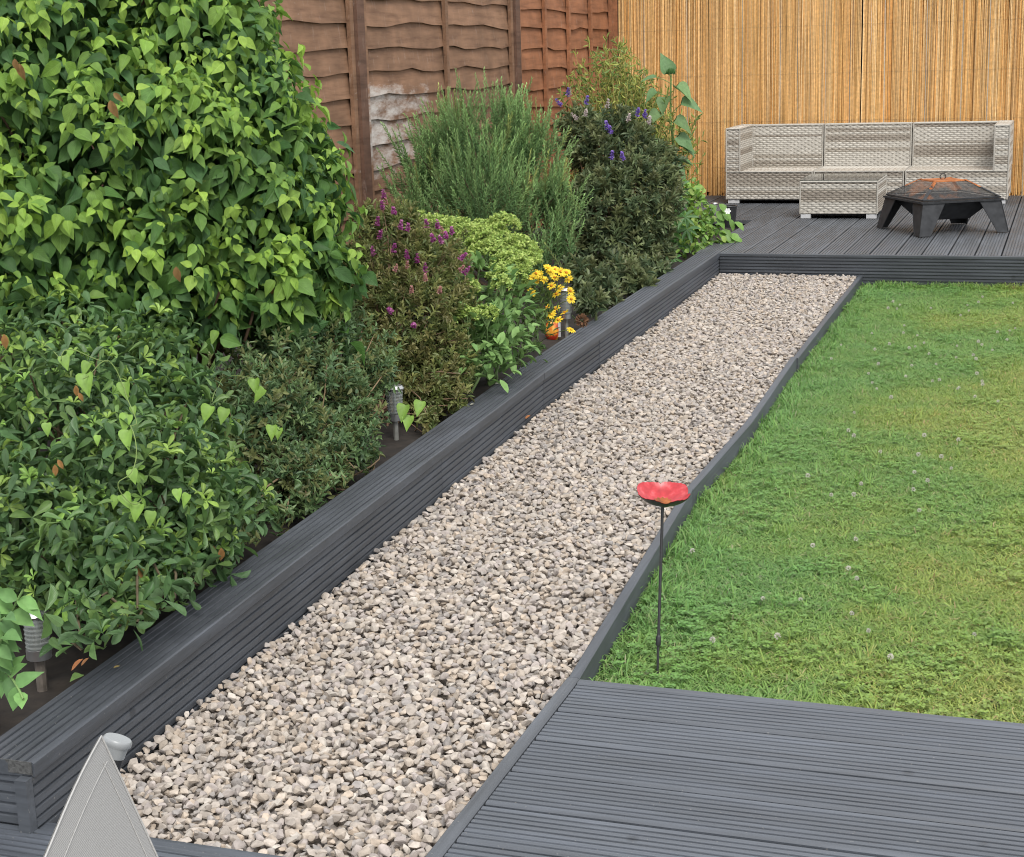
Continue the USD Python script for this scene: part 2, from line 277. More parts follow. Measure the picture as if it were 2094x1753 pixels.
# grass: blade colours come from the tuft; dry yellow patches of the lawn by place
mat('grass', {'a': ('attribute', {'attribute': 'col'}), 'g': ('geometry', {}), 'sx': ('separate_xyz', {}), 'n': ('noise_texture', {'scale': 1.1, 'detail': 3.0}), 'n2': ('noise_texture', {'scale': 7.0, 'detail': 3.0}),
    'gx': ('map_range', {'from_min': -1.0, 'from_max': .05, 'to_min': -.22, 'to_max': .20}), 'ad': ('math', {'math_type': 'add'}), 'ad2': ('math', {'math_type': 'multiply_add', 'value2': .35}),
    'r': ('rgb_ramp', {'ramp': [(.42, (.85, .97, 1.1)), (.62, (1.0, 1.0, 1.0)), (.78, (1.3, 1.07, 1.0)), (.95, (1.6, 1.15, 1.2))]}), 'mu': ('mix_color', {'blend_type': 'multiply', 'fac': 1.0, 'use_clamp': False}),
    'p': ('principled_bsdf', {'roughness': .5, 'specular_ior_level': .3}), 't': ('translucent_bsdf', {}), 'x': ('mix_closure', {'fac': .25})},
    [('g.position', 'n.vector'), ('g.position', 'n2.vector'), ('g.position', 'sx.vector'), ('sx.x', 'gx.value'), ('n.fac', 'ad.value1'), ('gx.result', 'ad.value2'), ('n2.fac', 'ad2.value1'), ('ad.value', 'ad2.value3'), ('ad2.value', 'r.fac'),
     ('a.color', 'mu.a'), ('r.color', 'mu.b'), ('mu.result', 'p.base_color'), ('mu.result', 't.color'), ('p.BSDF', 'x.closure1'), ('t.BSDF', 'x.closure2')], 'x.closure')

# ================================================================ THE GROUND
BED = [V(-1.715, 2.25), V(-1.905, 5.87), V(-2.0, 9.70)]                       # front line of the raised bed
EDGE = [V(-.994, 3.18), V(-1.094, 4.77), V(-1.083, 5.75), V(-1.125, 7.02), V(-1.163, 9.675)]   # gravel-side line of the lawn edging
def line_x(pts, y):
    pts = np.array(pts); return np.interp(y, pts[:, 1], pts[:, 0])
def sheet(x0, x1, y0, y1, z):
    return trimesh.Trimesh([[x0, y0, z], [x1, y0, z], [x1, y1, z], [x0, y1, z]], [[0, 1, 2], [0, 2, 3]], process=False)
top('ground', sheet(-60, 60, -60, 60, -.06), 'soil', kind='structure')
def strip(ys, xl, xr, z): 
    v = []
    for y in ys: v += [[xl(y), y, z], [xr(y), y, z]]
    f = []
    for i in range(len(ys) - 1): a = 2 * i; f += [[a, a + 1, a + 3], [a, a + 3, a + 2]]
    return trimesh.Trimesh(v, f, process=False)
ys = np.linspace(2.27, 9.68, 30)
xe = lambda y: line_x([V(-.98, 2.2), V(-.98, 3.1)] + EDGE, y) 
top('path', strip(ys, lambda y: line_x(BED, y) + .0, lambda y: xe(y) + .01, .020), 'sub_base', kind='structure')
top('lawn', strip(np.linspace(3.16, 9.68, 25), lambda y: line_x(EDGE, y) + .02, lambda y: 2.0, -.004), 'soil', kind='structure')
# soil of the bed: gently mounded sheet
gx, gy = np.meshgrid(np.linspace(0, 1, 12), np.linspace(2.28, 13.5, 60)); xb = line_x(BED + [V(-2.12, 9.8), V(-2.12, 11.6), V(-2.9, 11.61), V(-2.9, 13.6)], gy) - .10
bx_ = xb + (-3.70 - xb) * gx
bz = .115 + .05 * meshkit.fbm(np.stack([bx_ * 6, gy * 6, gx * 0], -1), 4, 3) * np.sin(np.pi * np.clip(gx + .1, 0, 1))
gv = np.stack([bx_, gy, bz], -1).reshape(-1, 3); gf = []
for i in range(59):
    for j in range(11): a = i * 12 + j; gf += [[a, a + 1, a + 13], [a, a + 13, a + 12]]
sm = trimesh.Trimesh(gv, gf, process=False); sm.invert()
top('flower_bed_soil', sm, 'soil', kind='structure', smooth=True)

# ---------------------------------------------------------------- gravel
def pebble(seed):
    r = np.random.default_rng(seed); p = unit(r.normal(size=(15, 3))) * r.uniform(.75, 1.05, (15, 1)) * V(1.0, r.uniform(.68, .9), r.uniform(.5, .72))
    h = trimesh.convex.convex_hull(p); fl = h.subdivide(); lo = h.subdivide_loop(1)
    _, i = __import__('scipy.spatial', fromlist=['cKDTree']).cKDTree(lo.vertices).query(fl.vertices)
    return trimesh.Trimesh(fl.vertices * .66 + lo.vertices[i] * .34 * 1.12, fl.faces, process=False)
def instancer(name, protos, pos, quat, scale, idx, kind='stuff', label=None, cat=None):
    path = '/World/' + name; pi = UsdGeom.PointInstancer.Define(stage, path); tag(pi.GetPrim(), label, cat, None, kind)
    paths = []
    for k, (mesh, m, col) in enumerate(protos):
        paths.append(part(path, 'piece', mesh, m, smooth=True if col is not None else 24, col=col))
    pi.CreatePrototypesRel().SetTargets([Sdf.Path(x) for x in paths])
    pi.CreatePositionsAttr(Vt.Vec3fArray.FromNumpy(pos.astype(np.float32))); pi.CreateProtoIndicesAttr(Vt.IntArray.FromNumpy(idx.astype(np.int32)))
    q = Vt.QuathArray([Gf.Quath(float(a), float(b), float(c), float(d)) for a, b, c, d in quat]); pi.CreateOrientationsAttr(q)
    pi.CreateScalesAttr(Vt.Vec3fArray.FromNumpy(np.repeat(scale[:, None], 3, 1).astype(np.float32)))
protos = [(pebble(100 + k), f'stone_{k % 8}', None) for k in range(16)]
P = []
for layer, (sp, z0, z1) in enumerate([(.0185, .027, .039), (.0172, .042, .055), (.06, .054, .062)]):
    n_y = int(7.42 / sp)
    for iy in range(n_y):
        y = 2.285 + iy * sp; xl, xr = line_x(BED, y) + .014, (-.996 if y < 3.18 else line_x(EDGE, y)) - .010
        if y > 9.66: continue
        xs = np.arange(xl, xr, sp) + (iy % 2) * sp / 2
        q = np.c_[xs, np.full(len(xs), y), np.zeros(len(xs))] + rng.uniform(-.5, .5, (len(xs), 3)) * V(sp, sp, 0) * .85
        q[:, 2] = rng.uniform(z0, z1, len(xs)) + .012 * (meshkit.noise(q * 3.0, 5) - .5) + .010 * (y - 2.3) / 7.4
        q[:, 0] = np.clip(q[:, 0], xl, xr); P.append(q)
P = np.vstack(P); n = len(P)
def rand_quat(n, tilt):
    a = rng.uniform(0, 2 * np.pi, n); ax = unit(np.c_[rng.normal(size=(n, 2)), np.zeros(n)]); t = rng.normal(0, tilt, n)
    qz = np.c_[np.cos(a / 2), np.zeros(n), np.zeros(n), np.sin(a / 2)]; qt = np.c_[np.cos(t / 2), ax * np.sin(t / 2)[:, None]]
    w1, x1, y1, z1 = qt.T; w2, x2, y2, z2 = qz.T
    return np.c_[w1*w2-x1*x2-y1*y2-z1*z2, w1*x2+x1*w2+y1*z2-z1*y2, w1*y2-x1*z2+y1*w2+z1*x2, w1*z2+x1*y2-y1*x2+z1*w2]
wts = np.array([1.2, 1, 1.1, .9, 1, 1.2, .7, .5] * 2); 
instancer('gravel', protos, P, rand_quat(n, .55), rng.uniform(.0085, .0172, n) * np.where(rng.random(n) < .08, 1.25, 1), rng.choice(16, n, p=wts / wts.sum()),
          label='pinkish cream and grey gravel filling the path between the raised bed and the lawn', cat='gravel')

# ---------------------------------------------------------------- decks, edging, raised-bed wall
near = thing('near_deck', (0, 2.2, 0), 'slate grey grooved decking in the foreground', 'decking', kind='structure')
ZN = .07; k = 0
y = 3.150
while y > .9:
    x0 = -.964 if y - .1405 > 2.25 else -2.7
    part(near, 'decking_board', prism(grooved(.1405, .028, 7, .0062, .006), V(x0, y - .1405, ZN + rng.uniform(-.0008, .0008)), V(0, 1, 0), V(0, 0, 1), V(1, 0, 0), 1.3 - x0, 3, .0015, k), 'deck_worn_x')
    y -= .150; k += 1
bev = lambda w, h, b=.003: [(0, -h), (0, -b), (b, 0), (w - b, 0), (w, -b), (w, -h)]
part(near, 'border_board', prism(bev(.029, .13), V(-.996, 2.284, ZN + .002), V(1, 0, 0), V(0, 0, 1), V(0, 1, 0), .896), 'deck_worn_y')
part(near, 'border_board', prism(bev(.027, .13), V(-.965, 3.153, ZN + .001), V(0, 1, 0), V(0, 0, 1), V(1, 0, 0), 2.26), 'deck_worn_x')
part(near, 'border_board', prism(bev(.030, .13), V(-1.715, 2.254, ZN - .004), V(0, 1, 0), V(0, 0, 1), V(1, 0, 0), .746), 'deck_worn_x')
part(near, 'joist_frame', box(V(-2.7, .9, -.02), V(1.28, 2.24, .030)), 'dark_under'); part(near, 'joist_frame', box(V(-.95, 2.26, -.02), V(1.28, 3.14, .030)), 'dark_under')

far = thing('far_deck', (-.9, 9.7, 0), 'slate grey raised decking under the rattan sofa', 'decking', kind='structure')
ZF = .19; x = -2.16; k = 0
for x in np.arange(-2.15 - 5 * .15, 1.3, .15):
    y0 = 9.703 if x > -2.16 else 11.6
    part(far, 'decking_board', prism(grooved(.1405, .028, 7, .0068, .005), V(x, y0, ZF + rng.uniform(-.001, .001)), V(1, 0, 0), V(0, 0, 1), V(0, 1, 0), 13.55 - y0, 3, .002, 50 + k), 'deck_far_y'); k += 1
fas = grooved(.215, .024, 10, .009, .006)
part(far, 'fascia_board', prism(fas, V(-1.995, 9.675, -.025), V(0, 0, 1), V(0, -1, 0), V(1, 0, 0), 3.3, 4, .004, 9), 'deck_x')
part(far, 'fascia_board', prism(bev(.09, .02), V(-2.14, 9.70, .06), V(0, 1, 0), V(-1, 0, 0), V(0, 0, 1), .1), 'deck_y')
part(far, 'joist_frame', box(V(-2.12, 9.72, -.03), V(1.25, 13.5, .155)), 'dark_under'); part(far, 'joist_frame', box(V(-2.88, 11.62, -.03), V(-2.13, 13.5, .154)), 'dark_under')

wall = thing('raised_bed_wall', (-1.85, 5, 0), 'low slate grey planter wall of grooved boards along the left side of the gravel', 'planter wall')
def seg(a, b):
    a, b = np.r_[a, 0], np.r_[b, 0]; d = unit(b - a); return a, d, np.linalg.norm(b - a), V(-d[1], d[0], 0)   # left-hand normal (into the bed)
capp = grooved(.128, .028, 6, .0065, .0045)
for (a, b) in ((BED[0], BED[1]), (BED[1], BED[2])):
    o, d, L, nl = seg(a, b)
    part(wall, 'cap_board', prism(capp, o + nl * -.006 + V(0, 0, .2), nl, V(0, 0, 1), d, L - .006, 6, .005, 3), 'deck_y')
cuts = [2.25, 4.6, 5.3, 5.872, 6.75, 9.7]
ff = grooved(.145, .022, 6, .008, .006)
for y0, y1 in zip(cuts[:-1], cuts[1:]):
    a, b = V(line_x(BED, y0), y0), V(line_x(BED, y1), y1)
    o, d, L, nl = seg(a, b); jut = rng.uniform(0, .003)
    part(wall, 'fascia_board', prism(ff, o + nl * (.024 - jut) + V(0, 0, .026) - nl * .022, V(0, 0, 1), -nl, d, L - .005, 3, .003, int(y0 * 10)), 'deck_y')
    part(wall, 'backing_board', box(V(min(a[0], b[0]) - .05, y0 + .01, .0), V(min(a[0], b[0]) - .03, y1 - .01, .168)), 'dark_under')
# the wall's near end
part(wall, 'cap_end', box(V(-1.838, 2.2475, .1745), V(-1.713, 2.2495, .1985)), 'end_grain')
part(wall, 'end_board', prism(ff, V(-2.6, 2.252, .026), V(0, 0, 1), V(0, -1, 0), V(1, 0, 0), .862), 'deck_x')
part(wall, 'corner_trim', box(V(-1.736, 2.226, .01), V(-1.712, 2.2465, .171)), 'deck_x')

edging = thing('lawn_edging', (-1.08, 6, 0), 'thin slate grey timber edging between the gravel and the lawn', 'edging')
for i in range(4):
    o, d, L, nl = seg(EDGE[i], EDGE[i + 1]); off = [0, 0, -.004, .002][i]
    part(edging, 'edging_board', prism(bev(.026, .12), o + d * .003 - nl * (.026 + off) + V(0, 0, .074 - .002 * i), nl, V(0, 0, 1), d, L - .006, 4, .006, i), 'deck_y')

# ================================================================ FENCE AND REED SCREEN
FX, RY = -3.72, 13.62
POSTS = [2.95, 5.60, 8.25, 10.92, 13.50]
def waney(y0, y1, zb, h, tilt, seed, x, flip=False):
    """One wavy-edged lap board along y, its lower edge standing proud."""
    n = 15; t = np.linspace(y0, y1, n); e = (meshkit.fbm(np.c_[t * 3.1, np.full(n, seed * 7.3), np.zeros(n)], 3, seed) - .5) * .06
    v = []
    for i in range(n):
        lo, hi = zb + e[i], zb + h
        v += [[x + tilt, t[i], lo], [x + tilt - .009, t[i], lo + .001], [x - .010, t[i], hi], [x, t[i], hi]]
    f = []
    for i in range(n - 1):
        for j in range(4): a, b = i * 4 + j, i * 4 + (j + 1) % 4; f += [[a, b, b + 4], [a, b + 4, a + 4]]
    f += [[0, 1, 2], [0, 2, 3]]; m = (n - 1) * 4; f += [[m, m + 2, m + 1], [m, m + 3, m + 2]]
    return trimesh.Trimesh(v, f, process=True)
fence = thing('garden_fence', (FX, 8.2, 0), 'brown timber lap-panel fence with posts along the left behind the shrubs', 'fence')
plabels = [None, None, 'panel bleached white in patches', 'reddish brown panel with close battens']
for i in range(4):
    y0, y1 = POSTS[i] + .055, POSTS[i + 1] - .055
    red = i == 3; m = 'fence_red' if red else 'fence_brown'
    t = sub(fence, 'panel'); tag(stage.GetPrimAtPath(t), plabels[i])
    pitch = .142 if red else .130; z = .16; k = 0
    while z < 1.86:
        part(t, 'lap_board', waney(y0 + .01, y1 - .01, z + rng.uniform(-.008, .008), pitch + .035, .020, 31 * i + k, FX), m); z += pitch; k += 1
    ybs = np.linspace(y0 + .025, y1 - .025, 5) if red else [y0 + .03, (y0 + y1) / 2, y1 - .03]
    for yb in ybs:
        part(t, 'batten', box(V(FX + .019, yb - .022, .12), V(FX + .042, yb + .022, 1.95)), m)
    part(t, 'top_rail', box(V(FX - .012, y0, 1.95), V(FX + .045, y1, 1.985)), m)
for i, y in enumerate(POSTS):
    w = .05
    t = part(fence, 'post', box(V(FX - .04, y - w, 0), V(FX + .058, y + w - .004, 2.02)), 'fence_red' if i == 4 else 'fence_post', label='reddish corner post' if i == 4 else None)
    c = trimesh.creation.cone(.085, .04, sections=4); c.apply_transform(trimesh.transformations.rotation_matrix(math.pi / 4, [0, 0, 1])); c.apply_translation([FX + .009, y - .002, 2.021]); part(t, 'post_cap', c, 'fence_post')
# boards behind the reeds
t0 = thing('back_fence', (-1.5, RY + .06, 0), 'dark board fence behind the reed screen', 'fence')
for i, (x0, x1) in enumerate([(-3.85, -1.6), (-1.55, .6)]):
    t = sub(t0, 'panel')
    for k in range(15):
        part(t, 'lap_board', box(V(x0, RY + .05 + .004 * (k % 2), .1 + k * .13), V(x1, RY + .066 + .004 * (k % 2), .1 + k * .13 + .133)), 'fence_dark')
def reed_screen(x0, x1, label, seed):
    r = np.random.default_rng(seed)
    t = thing('reed_screen', ((x0 + x1) / 2, RY, 0), label, 'reed screen', )
    pal = np.array([(.60, .35, .125), (.66, .41, .17), (.53, .29, .10), (.58, .36, .155), (.70, .48, .24), (.42, .24, .095), (.44, .36, .27), (.61, .31, .095)])
    for layer, (dy, step) in enumerate([(0, .0080), (.0105, .0082)]):
        vs, fs, cs, n0 = [], [], [], 0
        x = x0 + .004
        while x < x1 - .004:
            rad = r.uniform(.0033, .0058); zt = 2.02 + r.normal(0, .02); zb = .165 + r.uniform(-.02, .05)
            nz = 7; zz = np.linspace(zb, zt, nz); bend = np.cumsum(r.normal(0, .0011, nz)); bend -= bend.mean(); lean = r.normal(0, .0022)
            pts = np.c_[x + bend + lean * (zz - 1), np.full(nz, RY + dy + r.normal(0, .0025)), zz]
            m = tube(pts, rad * np.linspace(1.06, .88, nz), 5, False)
            c = pal[r.choice(8, p=[.24, .20, .15, .15, .1, .04, .04, .08])] * r.uniform(.88, 1.12)
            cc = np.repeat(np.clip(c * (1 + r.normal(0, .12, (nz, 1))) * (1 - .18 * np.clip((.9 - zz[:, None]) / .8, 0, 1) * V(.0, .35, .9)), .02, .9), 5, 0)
            vs.append(m.vertices); fs.append(m.faces + n0); cs.append(cc); n0 += len(m.vertices)
            x += step * r.uniform(.75, 1.2) + (.008 if r.random() < .008 else 0)
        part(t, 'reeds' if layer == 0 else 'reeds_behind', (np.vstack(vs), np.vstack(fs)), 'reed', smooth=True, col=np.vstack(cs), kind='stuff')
    for z in (.42, .80, 1.18, 1.56, 1.90):
        for s in (-1, 1):
            xs = np.arange(x0, x1, .03); part(t, 'wire', tube(np.c_[xs, RY + (.0075 if s > 0 else -.0075) + .001 * np.sin(xs * 90), np.full(len(xs), z + s * .001)], .0006, 3, False), 'wire')
reed_screen(-3.673, -1.642, 'golden reed screen on the left of the dark seam, behind the sofa and sunflower', 5)
reed_screen(-1.638, .62, 'golden reed screen on the right of the dark seam, behind the sofa', 6)

# ================================================================ FURNITURE
LIGHT, MID, DARK = V(.45, .42, .365), V(.315, .28, .23), V(.215, .185, .15)
def woven(o, u, v, W, H, r, pitch=.0155, up=.056):
    """A woven rattan face: flat strands along u passing over and under uprights; the normal is u x v."""
    n = np.cross(u, v); rows = max(3, int(H / pitch)); ph = H / rows; ks = max(4, int(W / (up / 2))); du = W / ks
    vs, cs, fs = [], [], []
    tone = meshkit.noise(np.c_[np.arange(rows) * .45, np.full(rows, r.uniform(0, 99)), np.zeros(rows)], 2)
    for i in range(rows):
        q = tone[i] + r.normal(0, .12)
        c = LIGHT if q > .47 else (MID if q > .3 else DARK * 1.15)
        for k in range(ks + 1):
            h = .0032 * (1 if (k + i) % 2 else -1)
            for t, dh in ((.01, -.0022), (.5, 0), (.99, -.0022)):
                vs.append(o + u * (k * du) + v * ((i + t) * ph) + n * (h + dh))
                cs.append(c * r.uniform(.9, 1.1))
        b = i * (ks + 1) * 3
        for k in range(ks):
            for j in range(2):
                a = b + k * 3 + j; fs += [[a, a + 3, a + 4], [a, a + 4, a + 1]]
    b = len(vs); vs += [o - n * .007, o + u * W - n * .007, o + u * W + v * H - n * .007, o + v * H - n * .007]; cs += [DARK] * 4; fs += [[b, b + 1, b + 2], [b, b + 2, b + 3]]
    return np.array(vs), np.array(fs), np.array(cs)
def woven_box(a, b, seed, skip=''):
    """A rattan box from corner a to b with braided edges."""
    r = np.random.default_rng(seed); a, b = np.asarray(a, float), np.asarray(b, float); W = b - a; X, Y, Z = np.eye(3); out = []
    faces = {'f': (a, X, Z, W[0], W[2]), 'k': (V(b[0], b[1], a[2]), -X, Z, W[0], W[2]), 'l': (V(a[0], b[1], a[2]), -Y, Z, W[1], W[2]), 'r': (V(b[0], a[1], a[2]), Y, Z, W[1], W[2]), 't': (V(a[0], a[1], b[2]), X, Y, W[0], W[1])}
    for k, (o, u, v, w, h) in faces.items():
        if k not in skip: out.append(woven(o, u, v, w, h, r))
    es = [(a[0], a[1]), (b[0], a[1]), (a[0], b[1]), (b[0], b[1])]
    lines = [[V(x, y, a[2]), V(x, y, b[2])] for x, y in es] + [[V(a[0], y, b[2]), V(b[0], y, b[2])] for y in (a[1], b[1])] + [[V(x, a[1], b[2]), V(x, b[1], b[2])] for x in (a[0], b[0])]
    for p, q in lines:
        m = tube([p, (p + q) / 2, q], .0065, 6); out.append((m.vertices, m.faces, np.repeat([LIGHT * .82], len(m.vertices), 0)))
    n = 0; vs, fs, cs = [], [], []
    for v, f, c in out: vs.append(v); fs.append(f + n); cs.append(c); n += len(v)
    return (np.vstack(vs), np.vstack(fs)), np.vstack(cs)
def wpart(t, name, a, b, seed, skip='', shear=None):
    m, c = woven_box(a, b, seed, skip)
    part(t, name, m, 'rattan', col=c)
SY, SZ, SB, ST = 12.84, .225, .440, .775           # sofa front, underside, seat and back heights
SXS = [-2.60, -1.905, -1.205, -.435]
sl = ['left end section of the grey rattan sofa, with the left arm', 'armless middle section of the grey rattan sofa', 'right end section of the grey rattan sofa behind the fire pit, with the right arm']
for i in range(3):
    x0, x1 = SXS[i] + .009, SXS[i + 1] - .009
    t = thing('sofa_section', ((x0 + x1) / 2, SY + .33, ZF), sl[i], 'sofa')
    al = .105 if i == 0 else 0; ar = .105 if i == 2 else 0
    wpart(t, 'seat_base', V(x0 + (al and .0), SY, SZ), V(x1, SY + .58, SB), 10 * i + 1)
    wpart(t, 'backrest', V(x0 + al, SY + .56, SB + .002 if 0 else SZ), V(x1 - ar, SY + .67, ST), 10 * i + 2)
    if al: wpart(t, 'armrest', V(x0 - .002, SY - .003, SB + .001), V(x0 + al, SY + .672, ST + .002), 10 * i + 3)
    if ar: wpart(t, 'armrest', V(x1 - ar, SY - .003, SB + .001), V(x1 + .002, SY + .672, ST + .002), 10 * i + 4)
    part(t, 'under_frame', box(V(x0 + .02, SY + .02, SZ - .012), V(x1 - .02, SY + .64, SZ + .004)), 'dark_under')
    for fx in (x0 + .01, x1 - .10):
        for fy in (SY + .01, SY + .60): part(t, 'foot', box(V(fx, fy, ZF + .002), V(fx + .09, fy + .045, SZ - .004)), 'foot_plastic')
tx0, tx1, ty0, ty1 = -1.83, -1.285, 11.72, 12.30
t = thing('coffee_table', ((tx0 + tx1) / 2, 12, ZF), 'low grey rattan coffee table with a glass top in front of the sofa', 'coffee table')
wpart(t, 'rattan_body', V(tx0, ty0, .225), V(tx1, ty1, .452), 77)
part(t, 'glass_top', box(V(tx0 - .004, ty0 - .004, .4605), V(tx1 + .004, ty1 + .004, .4655)), 'table_glass')
part(t, 'under_frame', box(V(tx0 + .02, ty0 + .02, .212), V(tx1 - .02, ty1 - .02, .226)), 'dark_under')
for fx in (tx0 + .006, tx1 - .075):
    for fy in (ty0 + .004, ty1 - .05): part(t, 'foot', box(V(fx, fy, ZF + .002), V(fx + .07, fy + .045, .221)), 'foot_plastic')

# ---- fire pit
c0 = V(-.788, 11.02, ZF); ang = math.radians(31.5)
t = thing('fire_pit', c0, 'square black steel fire pit with four splayed legs and a rusty mesh lid', 'fire pit')
def fp(x, y, z): return c0 + V(x * math.cos(ang) - y * math.sin(ang), x * math.sin(ang) + y * math.cos(ang), z)
def plate(poly, th):
    """A thin closed plate from four corner points."""
    p = np.array(poly, float); n = unit(np.cross(p[1] - p[0], p[2] - p[0])) * th
    v = np.vstack([p, p - n]); f = [[0, 1, 2], [0, 2, 3], [4, 6, 5], [4, 7, 6]]
    for i in range(4): j = (i + 1) % 4; f += [[i, i + 4, j + 4], [i, j + 4, j]]
    m = trimesh.Trimesh(v, f, process=True); m.fix_normals(); return m
SR, SF = .272, .312
for sx, sy in ((1, -1), (1, 1), (-1, 1), (-1, -1)):
    a = plate([fp(sx * SR, sy * SR, .208), fp(sx * (SR - .15), sy * SR, .208), fp(sx * (SF - .075), sy * SF, .003), fp(sx * SF, sy * SF, .003)], .003)
    b = plate([fp(sx * SR, sy * SR, .208), fp(sx * SR, sy * (SR - .15), .208), fp(sx * SF, sy * (SF - .075), .003), fp(sx * SF, sy * SF, .003)], .003)
    e = tube([fp(sx * SR, sy * SR, .208), fp(sx * SF, sy * SF, .004)], .0035, 6)
    t1 = tube([fp(sx * (SR - .15), sy * SR, .206), fp(sx * (SF - .075), sy * SF, .004)], .003, 5); t2 = tube([fp(sx * SR, sy * (SR - .15), .206), fp(sx * SF, sy * (SF - .075), .004)], .003, 5)
    lg = part(t, 'leg', cat_([a, b, e, t1, t2]), 'pit_steel')
    if sx == 1 and sy == 1: part(lg, 'rust_patch', box(fp(0, 0, 0), fp(0, 0, 0) + 1e-4) if 0 else plate([fp(SF + .002, SF - .002, .004), fp(SF + .002, SF - .07, .004), fp(SF - .002, SF - .07, .03), fp(SF - .002, SF - .002, .03)], .001), 'rust')
def ring(s0, z0, s1, z1):
    """Square band between two square outlines."""
    v = [fp(sx * s, sy * s, z) for s, z in ((s0, z0), (s1, z1)) for sx, sy in ((1, -1), (1, 1), (-1, 1), (-1, -1))]
    f = []
    for i in range(4): j = (i + 1) % 4; f += [[i, j, j + 4], [i, j + 4, i + 4]]
    return trimesh.Trimesh(v, f, process=False)
part(t, 'rim', cat_([ring(.285, .206, .285, .219), ring(.285, .219, .235, .221), ring(.235, .221, .235, .202), ring(.235, .202, .285, .206)]), 'pit_steel')
part(t, 'bowl', cat_([ring(.13, .085, .238, .206), ring(.236, .206, .128, .087), trimesh.Trimesh([fp(-.13, -.13, .085), fp(.13, -.13, .085), fp(.13, .13, .085), fp(-.13, .13, .085)], [[0, 2, 1], [0, 3, 2]], process=False)]), 'pit_steel')
part(t, 'ash', trimesh.Trimesh([fp(-.19, -.19, .17), fp(.19, -.19, .17), fp(.19, .19, .17), fp(-.19, .19, .17)], [[0, 1, 2], [0, 2, 3]], process=False), 'stake_grey')
lid = sub(t, 'lid')
part(lid, 'mesh_side', ring(.268, .226, .105, .330), 'pit_mesh')
part(lid, 'lower_frame', cat_([ring(.272, .223, .272, .232), ring(.272, .232, .258, .234)]), 'pit_steel')
part(lid, 'top_plate', cat_([ring(.112, .326, .108, .334), trimesh.Trimesh([fp(sx * .108, sy * .108, .334) for sx, sy in ((1, -1), (1, 1), (-1, 1), (-1, -1))], [[0, 1, 2], [0, 2, 3]], process=False)]), 'rust')
for sx, sy in ((1, -1), (1, 1), (-1, 1), (-1, -1)):
    for (a0, a1, mm) in ((0, .55, 'pit_steel'), (.55, 1, 'rust')):
        L = lambda q: (.270 + (.108 - .270) * q, .229 + (.333 - .229) * q)
        (s0, z0), (s1, z1) = L(a0), L(a1); w = .016
        g = cat_([plate([fp(sx * s0, sy * s0, z0 + .003), fp(sx * (s0 - w), sy * s0, z0 + .003), fp(sx * (s1 - w), sy * s1, z1 + .003), fp(sx * s1, sy * s1, z1 + .003)], .002), plate([fp(sx * s0, sy * s0, z0 + .003), fp(sx * s0, sy * (s0 - w), z0 + .003), fp(sx * s1, sy * (s1 - w), z1 + .003), fp(sx * s1, sy * s1, z1 + .003)], .002)])
        part(lid, 'corner_strip', g, mm)
ra = np.linspace(0, 2 * np.pi, 13); part(lid, 'ring_handle', tube(np.array([fp(.020 * math.cos(q), 0, .352 + .020 * math.sin(q)) for q in ra]), .0028, 6), 'pit_steel')

# ---- red poppy dish on a stake
b0 = at_z(1344, 1388, 0.0); d0 = math.hypot(b0[0], b0[1]); dd = (b0 - EYE) @ W_; tip = at(1355, 1032, dd)
t = thing('poppy_dish', b0, 'red poppy-shaped bird dish on a thin black stake in the lawn', 'bird dish')
ax = unit(tip - b0)
part(t, 'stake', cat_([tube([b0 - ax * .05, b0 + ax * .1, tip], [.0022, .0036, .0036], 8), tube([b0 + ax * .072, b0 + ax * .078, b0 + ax * .096, b0 + ax * .10], [.003, .0062, .0062, .004], 8)]), 'black_plastic', smooth=40)
nr, na = 9, 72; vs = []; tl = unit(-W_ * V(1, 1, 0)) * .13 + R_ * .05; dn = unit(UP_ + tl); dx = unit(np.cross(V(0, 1, 0), dn)); dy = np.cross(dn, dx)
def dish(p): return dx * p[0] + dy * p[1] + dn * p[2]
for i in range(nr + 1):
    q = i / nr
    for j in range(na):
        th = 2 * math.pi * j / na; lobe = abs(math.cos(2.0 * (th - 1.15))) ** .45
        rr = .0645 * q * (1 - .16 * q * q * (1 - lobe)) * (1 + .012 * math.sin(9 * th) * q)
        zz = .010 + .027 * q ** 1.9 + .009 * q ** 3 * (lobe - .6) + .0016 * math.sin(7 * th + 1) * q ** 3 + .0007 * math.sin(29 * th) * q * q
        vs.append(tip + dish(V(rr * math.cos(th), rr * math.sin(th), zz - .006)))
vs = np.array(vs); fs = []
for i in range(nr):
    for j in range(na): a, b = i * na + j, i * na + (j + 1) % na; fs += [[a, b + na, b], [a, a + na, b + na]] if 0 else [[a, a + na, b + na], [a, b + na, b]]
part(t, 'petals', (vs, np.array(fs)), 'poppy_red', smooth=True)
under = vs - V(0, 0, .004); under[-na:] = vs[-na:] - V(0, 0, .0015)
part(t, 'underside', (under, np.array(fs)[:, ::-1]), 'black_plastic', smooth=True)
sv = []
for j in range(40):
    th = 2 * math.pi * j / 40; q = .30 + .05 * math.sin(11 * th); sv.append(tip + dish(V(.064 * q * math.cos(th), .064 * q * math.sin(th), -.006 + .012 + .024 * q ** 1.9 + .0012)))
sv.append(tip + dish(V(0, 0, .0075))); part(t, 'dark_centre', (np.array(sv), np.array([[j, (j + 1) % 40, 40] for j in range(40)])), 'rust', smooth=True)

